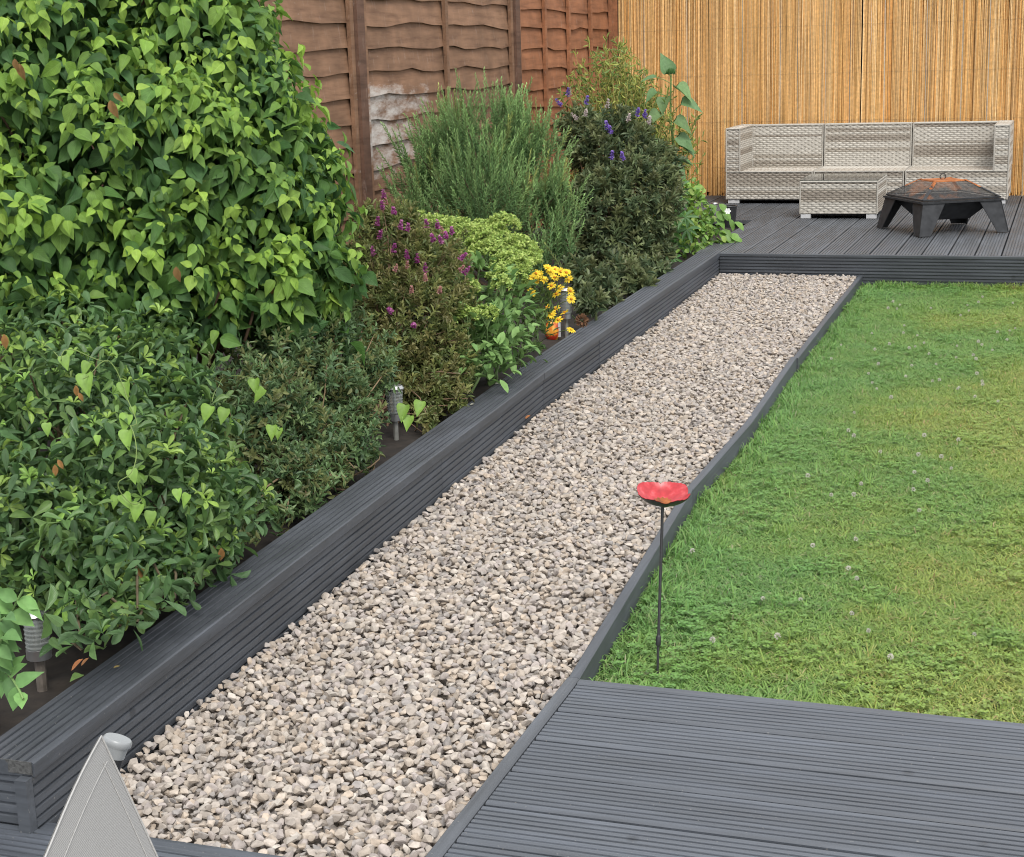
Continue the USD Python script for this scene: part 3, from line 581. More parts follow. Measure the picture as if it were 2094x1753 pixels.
# ---- sling chair whose back corner reaches into the picture
A = at(206, 1506, 1.70)
t = thing('garden_chair', A * V(1, 1, 0) + V(.15, -.2, ZN), 'grey woven sling chair with round plastic tube cap, cut off by the lower left corner', 'chair')
B = at(330, 1775, 1.735); down = unit(B - A); C = at(72, 1780, 1.47); left = unit(C - A)
wide = .50; nrm = unit(np.cross(down, left)); nrm *= np.sign(nrm[0]) or 1
T0 = at(236, 1528, 1.725); tdown = unit(-U_ - .34 * R_ + .05 * W_)
flat = unit(left * V(1, 1, 0)); rails = []
for k, s in enumerate((0, wide)):
    p0 = T0 + flat * s; q0 = p0 + tdown * .40; seat_front = V(q0[0] + .42, q0[1] + .12, .44)
    rails.append((p0, q0, seat_front))
    part(t, 'frame_tube', tube([p0, p0 + tdown * .2, q0 - V(0, 0, .03), V(q0[0] + .1, q0[1] + .03, .40), seat_front - V(0, 0, .02), V(seat_front[0], seat_front[1], ZN)], .0125, 12), 'black_plastic', smooth=True)
    part(t, 'rear_leg', tube([V(q0[0], q0[1], .40), V(q0[0] - .12, q0[1] - .03, ZN)], .0115, 10), 'black_plastic', smooth=True)
    ca = -tdown
    part(t, 'end_cap', tube([p0 - ca * .010, p0 + ca * .002, p0 + ca * .004, p0 + ca * .0085, p0 + ca * .0105], [.0128, .0134, .0158, .0158, .0142], 24), 'grey_plastic', smooth=50)
# fabric: top edge runs from the cap down towards the camera, sides follow the tubes
def fabric(u, v):      # u along the top edge 0..1, v down 0..1
    e0 = A + (C - A) * (u * 1.25) ; bow = .010 * math.sin(math.pi * min(v, 1)) * 1.0
    e0 = e0 - unit(left) * (.007 * (1 - u) * math.sin(math.pi * min(v * 1.3, 1))) - down * (.007 * (1 - v) * math.sin(math.pi * min(u * 1.3, 1)))
    return e0 + down * (v * .40) + nrm * (.006 * math.sin(math.pi * min(u * 1.0, 1)) - bow * .3)
nu, nv = 16, 16; sv = np.array([fabric(i / nu, j / nv) for j in range(nv + 1) for i in range(nu + 1)]); sf = []
for j in range(nv):
    for i in range(nu): a = j * (nu + 1) + i; sf += [[a, a + 1, a + nu + 2], [a, a + nu + 2, a + nu + 1]]
sf = np.array(sf); thick = np.vstack([sv, sv - nrm * .002])
part(t, 'sling_back', (thick, np.vstack([sf, sf[:, ::-1] + len(sv)])), 'sling', smooth=True)
hem = lambda f0: tube([f0(q) for q in np.linspace(0, 1, 14)], .0011, 5)
part(t, 'hem', cat_([hem(lambda q: fabric(q, .0) + nrm * .0008), hem(lambda q: fabric(0, q) + nrm * .0008)]), 'sling_hem')
part(t, 'seam', cat_([tube([fabric(.085, .05 + .9 * q) + nrm * .0006 for q in np.linspace(0, 1, 14)], .0006, 4), tube([fabric(.05 + .9 * q, .06) + nrm * .0006 for q in np.linspace(0, 1, 14)], .0006, 4)]), 'sling_hem')
p, q = rails[0][1], rails[1][1]; f0, f1 = rails[0][2], rails[1][2]
part(t, 'sling_seat', cat_([plate([p - V(0, 0, .01), q - V(0, 0, .01), f1, f0], .002)]), 'sling')

# ================================================================ PLANTS
def template(w, rows, fold=.12, curl=.12, wave=0.0, base_lobe=0.0):
    """A leaf blade along +y (length 1), rows of (t, half width); returns vertices and triangles."""
    v, f, prev = [], [], None
    for t, hw in rows:
        z = -curl * t * t
        if hw == 0:
            v.append((0, t, z)); cur = [len(v) - 1]
        else:
            yy = t - base_lobe * (t < .2)
            for sx in (-1, 0, 1): v.append((sx * hw * w, yy if sx else t, z + (fold * hw * w * 2 if sx else 0) + wave * math.sin(t * 19) * abs(sx)))
            cur = [len(v) - 3, len(v) - 2, len(v) - 1]
        if prev is not None:
            if len(prev) == 1 and len(cur) == 3: f += [(prev[0], cur[1], cur[0]), (prev[0], cur[2], cur[1])]
            elif len(prev) == 3 and len(cur) == 1: f += [(prev[0], prev[1], cur[0]), (prev[1], prev[2], cur[0])]
            else:
                for k in (0, 1): f += [(prev[k], prev[k + 1], cur[k + 1]), (prev[k], cur[k + 1], cur[k])]
        prev = cur
    return np.array(v, float), np.array(f, int)
T_DOG = [template(1, [(0, 0), (.12, .30), (.32, .50), (.55, .46), (.78, .24), (.92, .08), (1, 0)], f, c) for f, c in ((.30, .40), (.45, .60), (.15, .20), (.35, .95))]
T_OBO = [template(1, [(0, 0), (.25, .20), (.55, .43), (.78, .48), (.93, .28), (1, 0)], f, c) for f, c in ((.3, .1), (.5, .3), (.15, .2))]
T_NAR = [template(1, [(0, 0), (.3, .42), (.65, .46), (1, 0)], f, c) for f, c in ((.4, .1), (.25, .35), (.3, -.1))]
T_ELL = [template(1, [(0, 0), (.2, .34), (.5, .5), (.8, .34), (1, 0)], f, c, wv) for f, c, wv in ((.25, .25, 0), (.4, .1, .01), (.1, .45, .02))]
T_HEART = [template(1, [(.13, 0), (.03, .20), (-.02, .36), (.08, .50), (.24, .53), (.42, .44), (.62, .30), (.82, .13), (1, 0)], f, c, wv) for f, c, wv in ((.35, .25, .015), (.15, .5, .02), (.5, .35, .01))]
T_NEED = [template(1, [(0, .35), (.6, .5), (1, 0)], 0.2, .05)]
class Leaves:
    """Collects leaves as arrays and turns them into meshes."""
    def __init__(s): s.r = []
    def add(s, P, D, N, L, W, C):
        P, D, N = np.atleast_2d(P), np.atleast_2d(D), np.atleast_2d(N); n = len(P)
        s.r.append(np.c_[P, unit(D), N, np.broadcast_to(L, n), np.broadcast_to(W, n), np.broadcast_to(C, (n, 3))])
    def rows(s): return np.vstack(s.r)
def leaf_mesh(rows, temps, seed=0):
    r = np.random.default_rng(seed); k = r.integers(0, len(temps), len(rows)); vs, fs, cs, n0 = [], [], [], 0
    for i, (tv, tf) in enumerate(temps):
        q = rows[k == i]
        if not len(q): continue
        P, D, N, L, W, C = q[:, :3], q[:, 3:6], q[:, 6:9], q[:, 9], q[:, 10], q[:, 11:14]
        S = unit(np.cross(D, N)); Nn = np.cross(S, D)
        v = P[:, None] + tv[None, :, :1] * (W[:, None, None] * S[:, None]) + tv[None, :, 1:2] * (L[:, None, None] * D[:, None]) + tv[None, :, 2:] * ((L * .55)[:, None, None] * Nn[:, None])
        f = tf[None] + (np.arange(len(q)) * len(tv))[:, None, None]
        vs.append(v.reshape(-1, 3)); fs.append(f.reshape(-1, 3) + n0); cs.append(np.c_[np.repeat(C, len(tv), 0), np.tile(np.c_[np.abs(tv[:, :1]), tv[:, 1:2], tv[:, :1] * 0], (len(q), 1))]); n0 += len(q) * len(tv)
    return (np.vstack(vs), np.vstack(fs)), np.vstack(cs)
def visible_first(rows, cell=9.0):
    """Order leaves by how large they show from the photograph's side: the nearest leaf of each small cell of view comes first."""
    c = rows[:, :3] + rows[:, 3:6] * rows[:, 9:10] * .5; p = proj(c)
    ok = (p[:, 0] > 0) & (p[:, 0] < CW) & (p[:, 1] > 0) & (p[:, 1] < CH)
    key = (p[:, 0] // cell).astype(int) * 10000 + (p[:, 1] // cell).astype(int)
    o = np.lexsort((p[:, 2], key)); first = np.zeros(len(rows), bool); kk = key[o]; first[o[np.r_[True, kk[1:] != kk[:-1]]]] = True
    area = rows[:, 9] * rows[:, 10] / p[:, 2] ** 2 * (.25 + np.abs((unit(rows[:, 6:9]) * unit(c - EYE)).sum(1)))
    return np.argsort(-(area * (first & ok)))
def put_leaves(t, rows, temps, m, each=0, name='foliage', seed=0, leaf='leaf'):
    """The leaves that show largest as single parts, the rest as one mass."""
    if each:
        o = visible_first(rows)
        for i in o[:each]:
            me, c = leaf_mesh(rows[i:i + 1], temps, int(i)); part(t, leaf, me, m, smooth=True, col=c)
        rows = rows[o[each:]]
    if len(rows):
        me, c = leaf_mesh(rows, temps, seed); part(t, name, me, m, smooth=True, col=c, kind='stuff')
def blobs(spec):
    """(px, py, distance, radius in px): places surveyed in the photograph -> centres and radii in metres."""
    return [(at(x, y, d), r * d / F) for x, y, d, r in spec]
def shell(bl, dens, depth, r, inner=0.0, zmin=.16):
    """Points over the outside of a union of balls with outward directions; depth: how far in they scatter."""
    P, N, Q = [], [], []
    for c, R in bl:
        n = int(dens * 4 * math.pi * R * R); d = unit(r.normal(size=(n, 3))); k = r.random(n) ** 1.7 * depth
        p = c + d * (R - k)[:, None] * (1 + .10 * (meshkit.noise((c + d * R) * 7, 9) - .5))[:, None]
        inside = np.zeros(n, bool)
        for c2, R2 in bl:
            if c2 is not c: inside |= np.linalg.norm(p - c2, axis=1) < R2 - depth * .8
        keep = ~inside & (p[:, 2] > zmin) & (p[:, 0] > FX + .10); P.append(p[keep]); N.append(d[keep]); Q.append((k / depth)[keep])
    return np.vstack(P), np.vstack(N), np.concatenate(Q)
UP = V(0, 0, 1)
def perp(d, r):
    a = unit(np.cross(d, r.normal(size=d.shape))); return a, np.cross(d, a)
def branches(t, base, bl, n, r, rad=.006, col=(.10, .065, .04), name='branch', sag=.0):
    vs = []
    for i in range(n):
        c, R = bl[r.integers(len(bl))]; e = c + unit(r.normal(size=3)) * R * .75; b = base + r.normal(size=3) * V(.07, .07, 0); b[2] = .12
        m1 = (b + e) / 2 + r.normal(size=3) * .07 + V(0, 0, .05 - sag); ts = np.linspace(0, 1, 6)[:, None]
        pts = (1 - ts) ** 2 * b + 2 * ts * (1 - ts) * m1 + ts ** 2 * e; vs.append(tube(pts, rad * np.linspace(1, .35, 6), 5, False))
    m = cat_(vs); part(t, name, m, 'twig', smooth=True, col=np.clip(np.array(col) * r.uniform(.8, 1.25, (len(m.vertices), 1)), 0, 1), kind='stuff' if n > 1 else None)

# ---- big broad-leaved shrub (dogwood habit): shoots of paired drooping leaves, pale young ones at the tips
r = np.random.default_rng(21)
DOG = blobs([(230, 330, 5.0, 300), (430, 360, 5.15, 250), (500, 520, 5.15, 200), (400, 170, 5.2, 235), (40, 140, 5.0, 290), (80, 470, 4.75, 190), (300, 520, 4.85, 160), (618, 400, 5.25, 122),
    (565, 560, 5.1, 120), (200, -110, 5.2, 300), (430, 10, 5.3, 140), (640, 300, 5.3, 70), (-150, 350, 5.0, 300), (500, 230, 5.25, 170), (672, 545, 5.15, 75), (590, 640, 5.05, 60), (330, 330, 4.95, 210), (200, 600, 4.75, 100), (430, 620, 4.95, 85), (320, 620, 4.85, 80), (660, 620, 5.2, 60), (60, 610, 4.6, 90)])
t = thing('dogwood_shrub', V(-2.75, 4.5, .12), 'big rounded shrub of broad fresh green leaves filling the upper left', 'shrub')
P, N, Q = shell(DOG, 215, .20, r)
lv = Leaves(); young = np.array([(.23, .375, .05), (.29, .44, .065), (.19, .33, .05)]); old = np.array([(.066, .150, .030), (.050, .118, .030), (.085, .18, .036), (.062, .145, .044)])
for p, nn, q in zip(P, N, Q):
    d = unit(nn * .8 + UP * .55 + r.normal(size=3) * .30); a, b = perp(d[None], r); a, b = a[0], b[0]
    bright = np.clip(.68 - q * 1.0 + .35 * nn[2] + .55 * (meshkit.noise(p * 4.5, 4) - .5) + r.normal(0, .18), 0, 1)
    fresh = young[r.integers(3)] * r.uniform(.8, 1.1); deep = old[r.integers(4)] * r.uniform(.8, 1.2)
    for k in range(r.integers(2, 4)):                  # pairs, tip first
        pos = p - d * .030 * k; ax_ = a if k % 2 == 0 else b; L = (.034, .051, .064)[k] * r.uniform(.60, 1.40)
        for s in (-1, 1):
            ld = unit(ax_ * s * (1.0 - .15 * (k == 0)) + d * (.45 - .25 * k) - UP * r.uniform(.45, 1.25) + r.normal(size=3) * .15)
            nr_ = unit(d * .6 + UP * .45 + nn * .55 + r.normal(size=3) * .22)
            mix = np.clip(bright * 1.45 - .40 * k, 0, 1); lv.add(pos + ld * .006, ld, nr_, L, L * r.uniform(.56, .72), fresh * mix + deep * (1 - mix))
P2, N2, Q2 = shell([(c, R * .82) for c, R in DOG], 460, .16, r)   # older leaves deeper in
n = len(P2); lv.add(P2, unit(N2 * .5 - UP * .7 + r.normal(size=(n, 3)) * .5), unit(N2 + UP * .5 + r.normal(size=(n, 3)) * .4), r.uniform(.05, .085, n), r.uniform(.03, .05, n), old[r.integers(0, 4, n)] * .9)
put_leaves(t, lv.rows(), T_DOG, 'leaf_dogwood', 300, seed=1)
branches(t, V(-2.75, 4.45, .12), DOG, 40, r, .011)
for (x, y, d, L) in [(40, 130, 4.55, .05), (225, 205, 4.5, .055), (232, 190, 4.5, .035), (360, 545, 4.62, .05), (555, 580, 4.95, .04), (30, 120, 4.53, .04)]:
    q = Leaves(); q.add(at(x, y, d), unit(-UP + R_ * r.normal() * .5), -W_, L, L * .45, (.26, .15, .06)); me, c = leaf_mesh(q.rows(), T_DOG); part(t, 'dead_leaf', me, 'leaf_matt', smooth=True, col=c, label='withered brown leaf')

# ---- glossy dark shrub below it (Mexican orange habit): leaves in threes
r = np.random.default_rng(22)
CHO = blobs([(140, 880, 3.95, 190), (40, 1080, 3.6, 180), (280, 1010, 3.75, 190), (170, 1160, 3.45, 130), (390, 1060, 3.8, 130), (310, 1160, 3.6, 100), (460, 1010, 4.05, 95), (60, 770, 4.3, 130), (250, 800, 4.3, 140),
    (380, 880, 4.2, 120), (-120, 950, 3.9, 200), (40, 1150, 3.8, 90), (430, 1120, 3.85, 70), (250, 1215, 3.35, 65), (190, 1250, 3.25, 45), (370, 1180, 3.6, 55), (150, 1210, 3.5, 60), (210, 1290, 3.15, 30), (150, 1320, 3.12, 28), (262, 1262, 3.2, 34), (120, 1200, 3.6, 60), (330, 1215, 3.4, 40), (330, 740, 4.5, 110), (150, 720, 4.5, 120)])
t = thing('mexican_orange_shrub', V(-2.3, 3.3, .12), 'dark glossy shrub with leaves in threes along the near end of the raised bed', 'shrub')
P, N, Q = shell(CHO, 520, .14, r); lv = Leaves()
cd = np.array([(.080, .155, .042), (.056, .120, .038), (.115, .20, .050), (.070, .138, .048)]); cy = np.array([(.17, .30, .055), (.21, .32, .06)])
for p, nn, q in zip(P, N, Q):
    d = unit(nn * .9 + UP * .4 + r.normal(size=3) * .4); a, b = perp(d[None], r); a, b = a[0], b[0]; yng = (r.random() < .20 + .18 * nn[2]) and q < .6
    c = (cy[r.integers(2)] if yng else cd[r.integers(4)]) * r.uniform(.75, 1.3); L = (.030 if yng else .046) * r.uniform(.6, 1.25); ph = r.uniform(0, 6.3)
    for k in range(3 if not yng else 5):
        th = ph + k * 2 * math.pi / (3 if not yng else 5) + r.normal(0, .2); ld = unit((a * math.cos(th) + b * math.sin(th)) * (1.0 if not yng else .7) + d * r.uniform(.25, .8) - UP * .15)
        lv.add(p, ld, unit(d + nn * .3 + UP * .2 + r.normal(size=3) * .2), L * r.uniform(.85, 1.1), L * r.uniform(.30, .42), c)
P2, N2, Q2 = shell([(c, R * .8) for c, R in CHO], 700, .12, r); n = len(P2)
lv.add(P2, unit(r.normal(size=(n, 3)) + N2 * .4), unit(N2 + UP + r.normal(size=(n, 3)) * .4), r.uniform(.04, .065, n), r.uniform(.014, .022, n), cd[r.integers(0, 4, n)] * .85)
put_leaves(t, lv.rows(), T_OBO, 'leaf_gloss', 300, seed=2)
branches(t, V(-2.25, 3.3, .12), CHO, 60, r, .007, (.09, .07, .04))
for (x, y, d, L) in [(452, 1142, 3.72, .045), (436, 1138, 3.73, .03), (283, 1182, 3.45, .05), (278, 1205, 3.45, .03), (112, 972, 3.42, .035), (118, 962, 3.42, .03), (8, 705, 3.95, .05), (155, 810, 3.72, .035), (160, 825, 3.72, .03)]:
    q = Leaves(); q.add(at(x, y - 22, d), unit(-UP + R_ * r.normal() * .35), -W_ + R_ * .3, L * .85, L * .36, (.36, .19, .07)); me, c = leaf_mesh(q.rows(), T_DOG); part(t, 'dead_leaf', me, 'leaf_matt', smooth=True, col=c, label='withered orange leaf')

# ---- small-leaved sprigs (hebe habit)
def hebe(t, bl, base, r, dens, L, W, cols, tipc, m, pairs=6, gap=.011, depth=.10, each=0, nb=50, bcol=(.16, .10, .06), seed=3, spread=.75, core=900, bbl=None):
    P, N, Q = shell(bl, dens, depth, r); n = len(P); lv = Leaves()
    D = unit(N * .9 + UP * .55 + r.normal(size=(n, 3)) * .38); A_, B_ = perp(D, r)
    ctone = r.uniform(.75, 1.3, (n, 1)); ci = cols[r.integers(0, len(cols), n)] * ctone
    for k in range(pairs):
        ax_ = A_ if k % 2 == 0 else B_; tt = (pairs - 1 - k) / (pairs - 1)
        for s in (-1, 1):
            ld = unit(ax_ * s * (spread * (1.15 - .5 * tt)) + D * (.45 + .55 * tt) + r.normal(size=(n, 3)) * .14)
            lv.add(P - D * (gap * k), ld, D + UP * .2, L * r.uniform(.75, 1.15, n) * (1 - .35 * (k == 0)), W * r.uniform(.8, 1.2, n), ci * (1 - .25 * (tt ** 2)) + tipc * (.25 * tt ** 2) if 1 else ci)
    P2, N2, Q2 = shell([(c, R * .8) for c, R in bl], core, depth * 1.2, r); n2 = len(P2)
    lv.add(P2, unit(r.normal(size=(n2, 3)) + N2 * .3), unit(N2 + UP + r.normal(size=(n2, 3)) * .5), L * r.uniform(.8, 1.2, n2), W * r.uniform(.9, 1.3, n2), cols[r.integers(0, len(cols), n2)] * .85)
    put_leaves(t, lv.rows(), T_NAR, m, each, seed=seed)
    branches(t, base, bbl or bl, nb, r, .0045, bcol)
    return P, D, N, Q
def flowers(t, pts, r, size, cols, name='flower'):
    """Fluffy short flower spikes."""
    for p, d in pts:
        lv = Leaves(); n = 46; th = r.uniform(0, 6.3, n); h = r.uniform(0, 1, n); a, b = perp(d[None], r); rad = a * np.cos(th)[:, None] + b * np.sin(th)[:, None]
        lv.add(p + d * (h * size * 1.1)[:, None], rad + d * .35, d * .8 - rad * .4 + r.normal(size=(n, 3)) * .3, size * .42 * (1 - .5 * h), size * .2, np.array(cols)[r.integers(0, len(cols), n)] * r.uniform(.8, 1.2, (n, 1)))
        me, c = leaf_mesh(lv.rows(), T_NAR); part(t, name, me, 'petal', smooth=True, col=c)
r = np.random.default_rng(23)
SMH = blobs([(540, 830, 4.75, 110), (660, 800, 5.0, 110), (630, 920, 4.75, 95), (500, 920, 4.6, 85), (740, 740, 5.3, 85), (735, 850, 5.05, 60), (430, 830, 4.7, 100), (560, 750, 5.0, 100), (420, 960, 4.5, 70), (590, 985, 4.6, 60), (690, 930, 4.95, 60), (520, 1000, 4.5, 50), (560, 1040, 4.3, 40), (620, 1005, 4.5, 50), (700, 965, 4.75, 40), (500, 1060, 4.15, 40), (455, 1090, 4.05, 45), (725, 800, 5.2, 50), (760, 925, 5.0, 26), (650, 990, 4.6, 45), (650, 720, 5.15, 90), (700, 680, 5.3, 70), (350, 830, 4.5, 100), (480, 1000, 4.3, 60), (720, 900, 4.9, 60), (600, 960, 4.5, 70)])
t = thing('hebe_shrub', V(-2.25, 4.2, .12), 'grey-green small-leaved bush with bare twiggy base, right of the glossy shrub', 'shrub')
hebe(t, SMH, V(-2.2, 4.25, .12), r, 400, .030, .0095, np.array([(.11, .185, .072), (.08, .145, .062), (.145, .21, .08), (.15, .165, .06)]), V(.16, .22, .085), 'leaf_soft', 6, .012, each=200, nb=120, bcol=(.17, .12, .07), spread=.9)
MAG = blobs([(800, 520, 6.15, 105), (880, 555, 6.05, 90), (850, 650, 5.9, 110), (890, 740, 5.9, 90), (780, 620, 6.0, 85), (930, 630, 6.05, 55), (880, 830, 5.8, 50), (760, 450, 6.2, 45), (920, 500, 6.15, 40), (830, 480, 6.2, 70), (760, 560, 6.1, 80), (850, 790, 5.75, 60), (800, 720, 5.8, 70), (930, 770, 5.85, 50), (880, 865, 5.6, 34), (935, 815, 5.75, 36)])
t = thing('hebe_shrub', V(-2.5, 5.6, .12), 'olive-leaved bush dotted with magenta flower spikes, left of the sedum', 'shrub')
r = np.random.default_rng(24)
Pm, Dm, Nm, Qm = hebe(t, MAG, V(-2.32, 5.25, .12), r, 480, .030, .0085, np.array([(.165, .20, .06), (.115, .16, .05), (.21, .235, .075), (.17, .165, .06)]), V(.26, .21, .08), 'leaf_soft', 7, .010, each=200, nb=80, bcol=(.17, .11, .07), seed=4)
def flower_spots(pix, Pm, Dm):
    pr = proj(Pm); out = []
    for x, y in pix:
        c = np.hypot(pr[:, 0] - x, pr[:, 1] - y) < 22; i = np.where(c)[0]
        if len(i): j = i[np.argmin(pr[i, 2])]; out.append((at(x, y, pr[j, 2] - .03), unit(Dm[j] + UP * .6)))
    return out
mag = [(786, 408), (783, 430), (806, 438), (833, 474), (776, 490), (765, 525), (804, 518), (832, 533), (853, 540), (873, 468), (896, 470), (888, 495), (912, 490), (905, 500), (940, 532), (947, 560), (801, 640), (845, 668), (870, 560), (770, 465), (818, 470), (925, 482)]
flowers(t, flower_spots(mag, Pm, Dm), r, .034, [(.36, .07, .26), (.29, .05, .21), (.48, .18, .37)], 'flower_spike')
pink = [(806, 556), (833, 552), (898, 600), (905, 480), (938, 555), (790, 420), (870, 575), (842, 600)]
flowers(t, flower_spots(pink, Pm, Dm), r, .028, [(.55, .30, .33), (.48, .25, .22), (.40, .20, .15)], 'faded_spike')
PUR = blobs([(1255, 310, 9.85, 90), (1290, 410, 9.7, 105), (1255, 520, 9.6, 95), (1330, 350, 9.9, 70), (1225, 590, 9.45, 55), (1315, 500, 9.7, 65), (1260, 600, 9.45, 55), (1185, 270, 9.95, 55), (1230, 430, 9.6, 90), (1200, 500, 9.5, 60), (1300, 570, 9.45, 45), (1305, 572, 8.5, 40), (1240, 596, 7.95, 42), (1203, 618, 7.45, 34), (1190, 570, 7.9, 48), (1345, 548, 9.0, 34), (1260, 560, 8.7, 50)])
t = thing('hebe_shrub', V(-2.6, 9.5, .12), 'tall dark green bush with a few violet flower spikes, between rosemary and sunflower', 'shrub')
r = np.random.default_rng(25)
Pp, Dp, Np_, Qp = hebe(t, PUR, V(-2.55, 9.35, .12), r, 300, .056, .0145, np.array([(.12, .165, .075), (.08, .125, .06), (.16, .20, .085), (.125, .145, .06)]), V(.22, .21, .10), 'leaf_soft', 6, .014, each=200, nb=60, seed=5, core=450, bbl=PUR[:11])
pur = [(1148, 218), (1198, 215), (1302, 240), (1317, 243), (1250, 275), (1243, 265), (1249, 328), (1274, 328), (1160, 200)]
flowers(t, flower_spots(pur, Pp, Dp), r, .052, [(.22, .13, .48), (.30, .20, .55), (.17, .10, .40)], 'flower_spike')
flowers(t, flower_spots([(1163, 199), (1241, 222), (1182, 245), (1284, 250), (1325, 256), (1196, 240)], Pp, Dp), r, .05, [(.6, .52, .5), (.5, .42, .38)], 'faded_spike')
# ---- rosemary
r = np.random.default_rng(26)
t = thing('rosemary_bush', V(-2.9, 8.2, .12), 'bushy upright rosemary with needle leaves in front of the fence', 'shrub')
ROS = blobs([(870, 370, 8.7, 85), (990, 320, 8.7, 120), (1080, 320, 8.7, 85), (850, 440, 8.5, 60), (980, 430, 8.4, 120), (1120, 420, 8.5, 70), (1140, 490, 8.35, 50), (920, 300, 8.8, 80), (1040, 250, 8.8, 55), (1150, 400, 8.45, 35), (1110, 530, 8.3, 40), (880, 490, 8.4, 40)])
P, N, Q = shell(ROS, 230, .22, r); lv = Leaves(); stems, sc = [], []
for p, nn, q in zip(P, N, Q):
    H = r.uniform(.10, .23) * (1.15 if nn[2] > .3 else .85); d = unit(UP * 1.05 + nn * V(.8, .8, .25) + r.normal(size=3) * .20); bend = unit(r.normal(size=3)) * .03 + UP * .04
    k = int(H / .0048); tt = np.linspace(0, 1, k); pts = p + (d * H)[None] * (tt[:, None] - .55) + bend * (tt[:, None] ** 2)
    a, b = perp(d[None], r); th = np.arange(k) * 2.4 + r.uniform(0, 6); rad = a * np.cos(th)[:, None] + b * np.sin(th)[:, None]
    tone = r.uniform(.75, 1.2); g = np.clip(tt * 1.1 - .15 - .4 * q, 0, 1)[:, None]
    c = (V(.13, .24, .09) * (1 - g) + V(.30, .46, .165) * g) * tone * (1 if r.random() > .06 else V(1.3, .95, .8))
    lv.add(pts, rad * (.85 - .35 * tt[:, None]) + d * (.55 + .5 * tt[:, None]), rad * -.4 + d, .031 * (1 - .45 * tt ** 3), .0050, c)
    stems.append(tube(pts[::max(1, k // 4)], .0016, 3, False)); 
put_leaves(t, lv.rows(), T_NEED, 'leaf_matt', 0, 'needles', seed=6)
m = cat_(stems); part(t, 'stems', m, 'twig', smooth=True, col=np.repeat([(.14, .16, .07)], len(m.vertices), 0), kind='stuff')
branches(t, V(-2.85, 8.25, .12), ROS, 60, r, .008, (.12, .085, .055))

# ---- sedum
r = np.random.default_rng(27)
t = thing('sedum_plant', V(-2.35, 6.0, .12), 'sedum with flat lime green flower heads and fleshy leaves beside the magenta bush', 'plant')
heads = [(858, 452, 6.75, 26), (893, 462, 6.7, 30), (935, 470, 6.6, 34), (975, 488, 6.5, 36), (1027, 458, 6.6, 30), (1010, 482, 6.55, 30), (1055, 505, 6.45, 34), (1000, 515, 6.4, 36), (1045, 535, 6.3, 34), (955, 510, 6.45, 30), (1078, 532, 6.4, 24),
    (1025, 560, 6.2, 24), (918, 490, 6.6, 26), (995, 640, 6.0, 20), (1026, 577, 6.05, 16), (955, 640, 5.95, 18), (1065, 575, 6.3, 15), (985, 470, 6.7, 26), (1040, 515, 6.5, 30), (1085, 520, 6.5, 20), (1060, 555, 6.25, 20), (960, 585, 6.1, 16)]
lvs = Leaves(); base = V(-2.25, 5.95, .12); stem_m = []
gl = np.array([(.16, .28, .085), (.19, .32, .10), (.13, .24, .075)])
for i, (x, y, d, rp) in enumerate(heads):
    c = at(x, y, d); R = rp * 1.3 * d / F
    vs = []; cc = []; n = int(330 * (R / .07) ** 2) + 50
    lvh = Leaves(); th = r.uniform(0, 6.3, n); rr = R * np.sqrt(r.random(n)); pos = c + np.c_[rr * np.cos(th), rr * np.sin(th), R * .55 * (1 - (rr / R) ** 2) + r.normal(0, .004, n) - .01 + .012 * np.sin(rr * 150 + th * 3)]
    for k in range(3):
        dd_ = unit(r.normal(size=(n, 3)) * V(.8, .8, .4) + UP * .35)
        lvh.add(pos, dd_, unit(r.normal(size=(n, 3)) * .5 + UP), .011, .008, np.array([(.36, .47, .12), (.42, .50, .15), (.30, .42, .11)])[r.integers(0, 3, n)] * r.uniform(.85, 1.15, (n, 1)))
    me, col = leaf_mesh(lvh.rows(), T_NAR, i); part(t, 'flower_head', me, 'leaf_matt', smooth=True, col=col)
    b = base + r.normal(size=3) * V(.09, .12, 0); mid = V(b[0] * .4 + c[0] * .6, b[1] * .4 + c[1] * .6, c[2] * .55); ts = np.linspace(0, 1, 9)[:, None]; pts = (1 - ts) ** 2 * b + 2 * ts * (1 - ts) * mid + ts ** 2 * (c - V(0, 0, .01)); stem_m.append(tube(pts, .0055 * np.linspace(1, .6, 9), 6, False))
    for j in range(5):
        q = c + V(math.cos(j * 1.26), math.sin(j * 1.26), 0) * R * .6; stem_m.append(tube([pts[-1] - V(0, 0, .05), (q + pts[-1]) / 2 - V(0, 0, .02), q], .002, 4, False))
    for k in range(16):
        tq = r.uniform(.15, .93); p = (1 - tq) ** 2 * b + 2 * tq * (1 - tq) * mid + tq ** 2 * c; th_ = r.uniform(0, 6.3); L = r.uniform(.055, .085) * (1.15 - .5 * tq)
        lvs.add(p, unit(V(math.cos(th_), math.sin(th_), r.uniform(.05, .7))), UP, L, L * .5, gl[r.integers(3)] * r.uniform(.8, 1.2))
SED = blobs([(1035, 720, 6.05, 40), (1055, 640, 6.2, 50), (965, 740, 5.9, 35), (1000, 610, 6.2, 85), (1030, 680, 6.1, 70), (975, 690, 6.05, 75), (1005, 745, 5.95, 45), (950, 580, 6.3, 60)])
P, N, Q = shell(SED, 330, .08, r); n = len(P)
lvs.add(P, unit(N * .9 + UP * .25 + r.normal(size=(n, 3)) * .45), unit(UP + N * .4), r.uniform(.04, .066, n), r.uniform(.022, .033, n), gl[r.integers(0, 3, n)] * r.uniform(.75, 1.2, (n, 1)))
put_leaves(t, lvs.rows(), T_ELL, 'leaf_matt', 200, seed=7)
m = cat_(stem_m); part(t, 'stems', m, 'twig', smooth=True, col=np.repeat([(.22, .33, .13)], len(m.vertices), 0), kind='stuff')

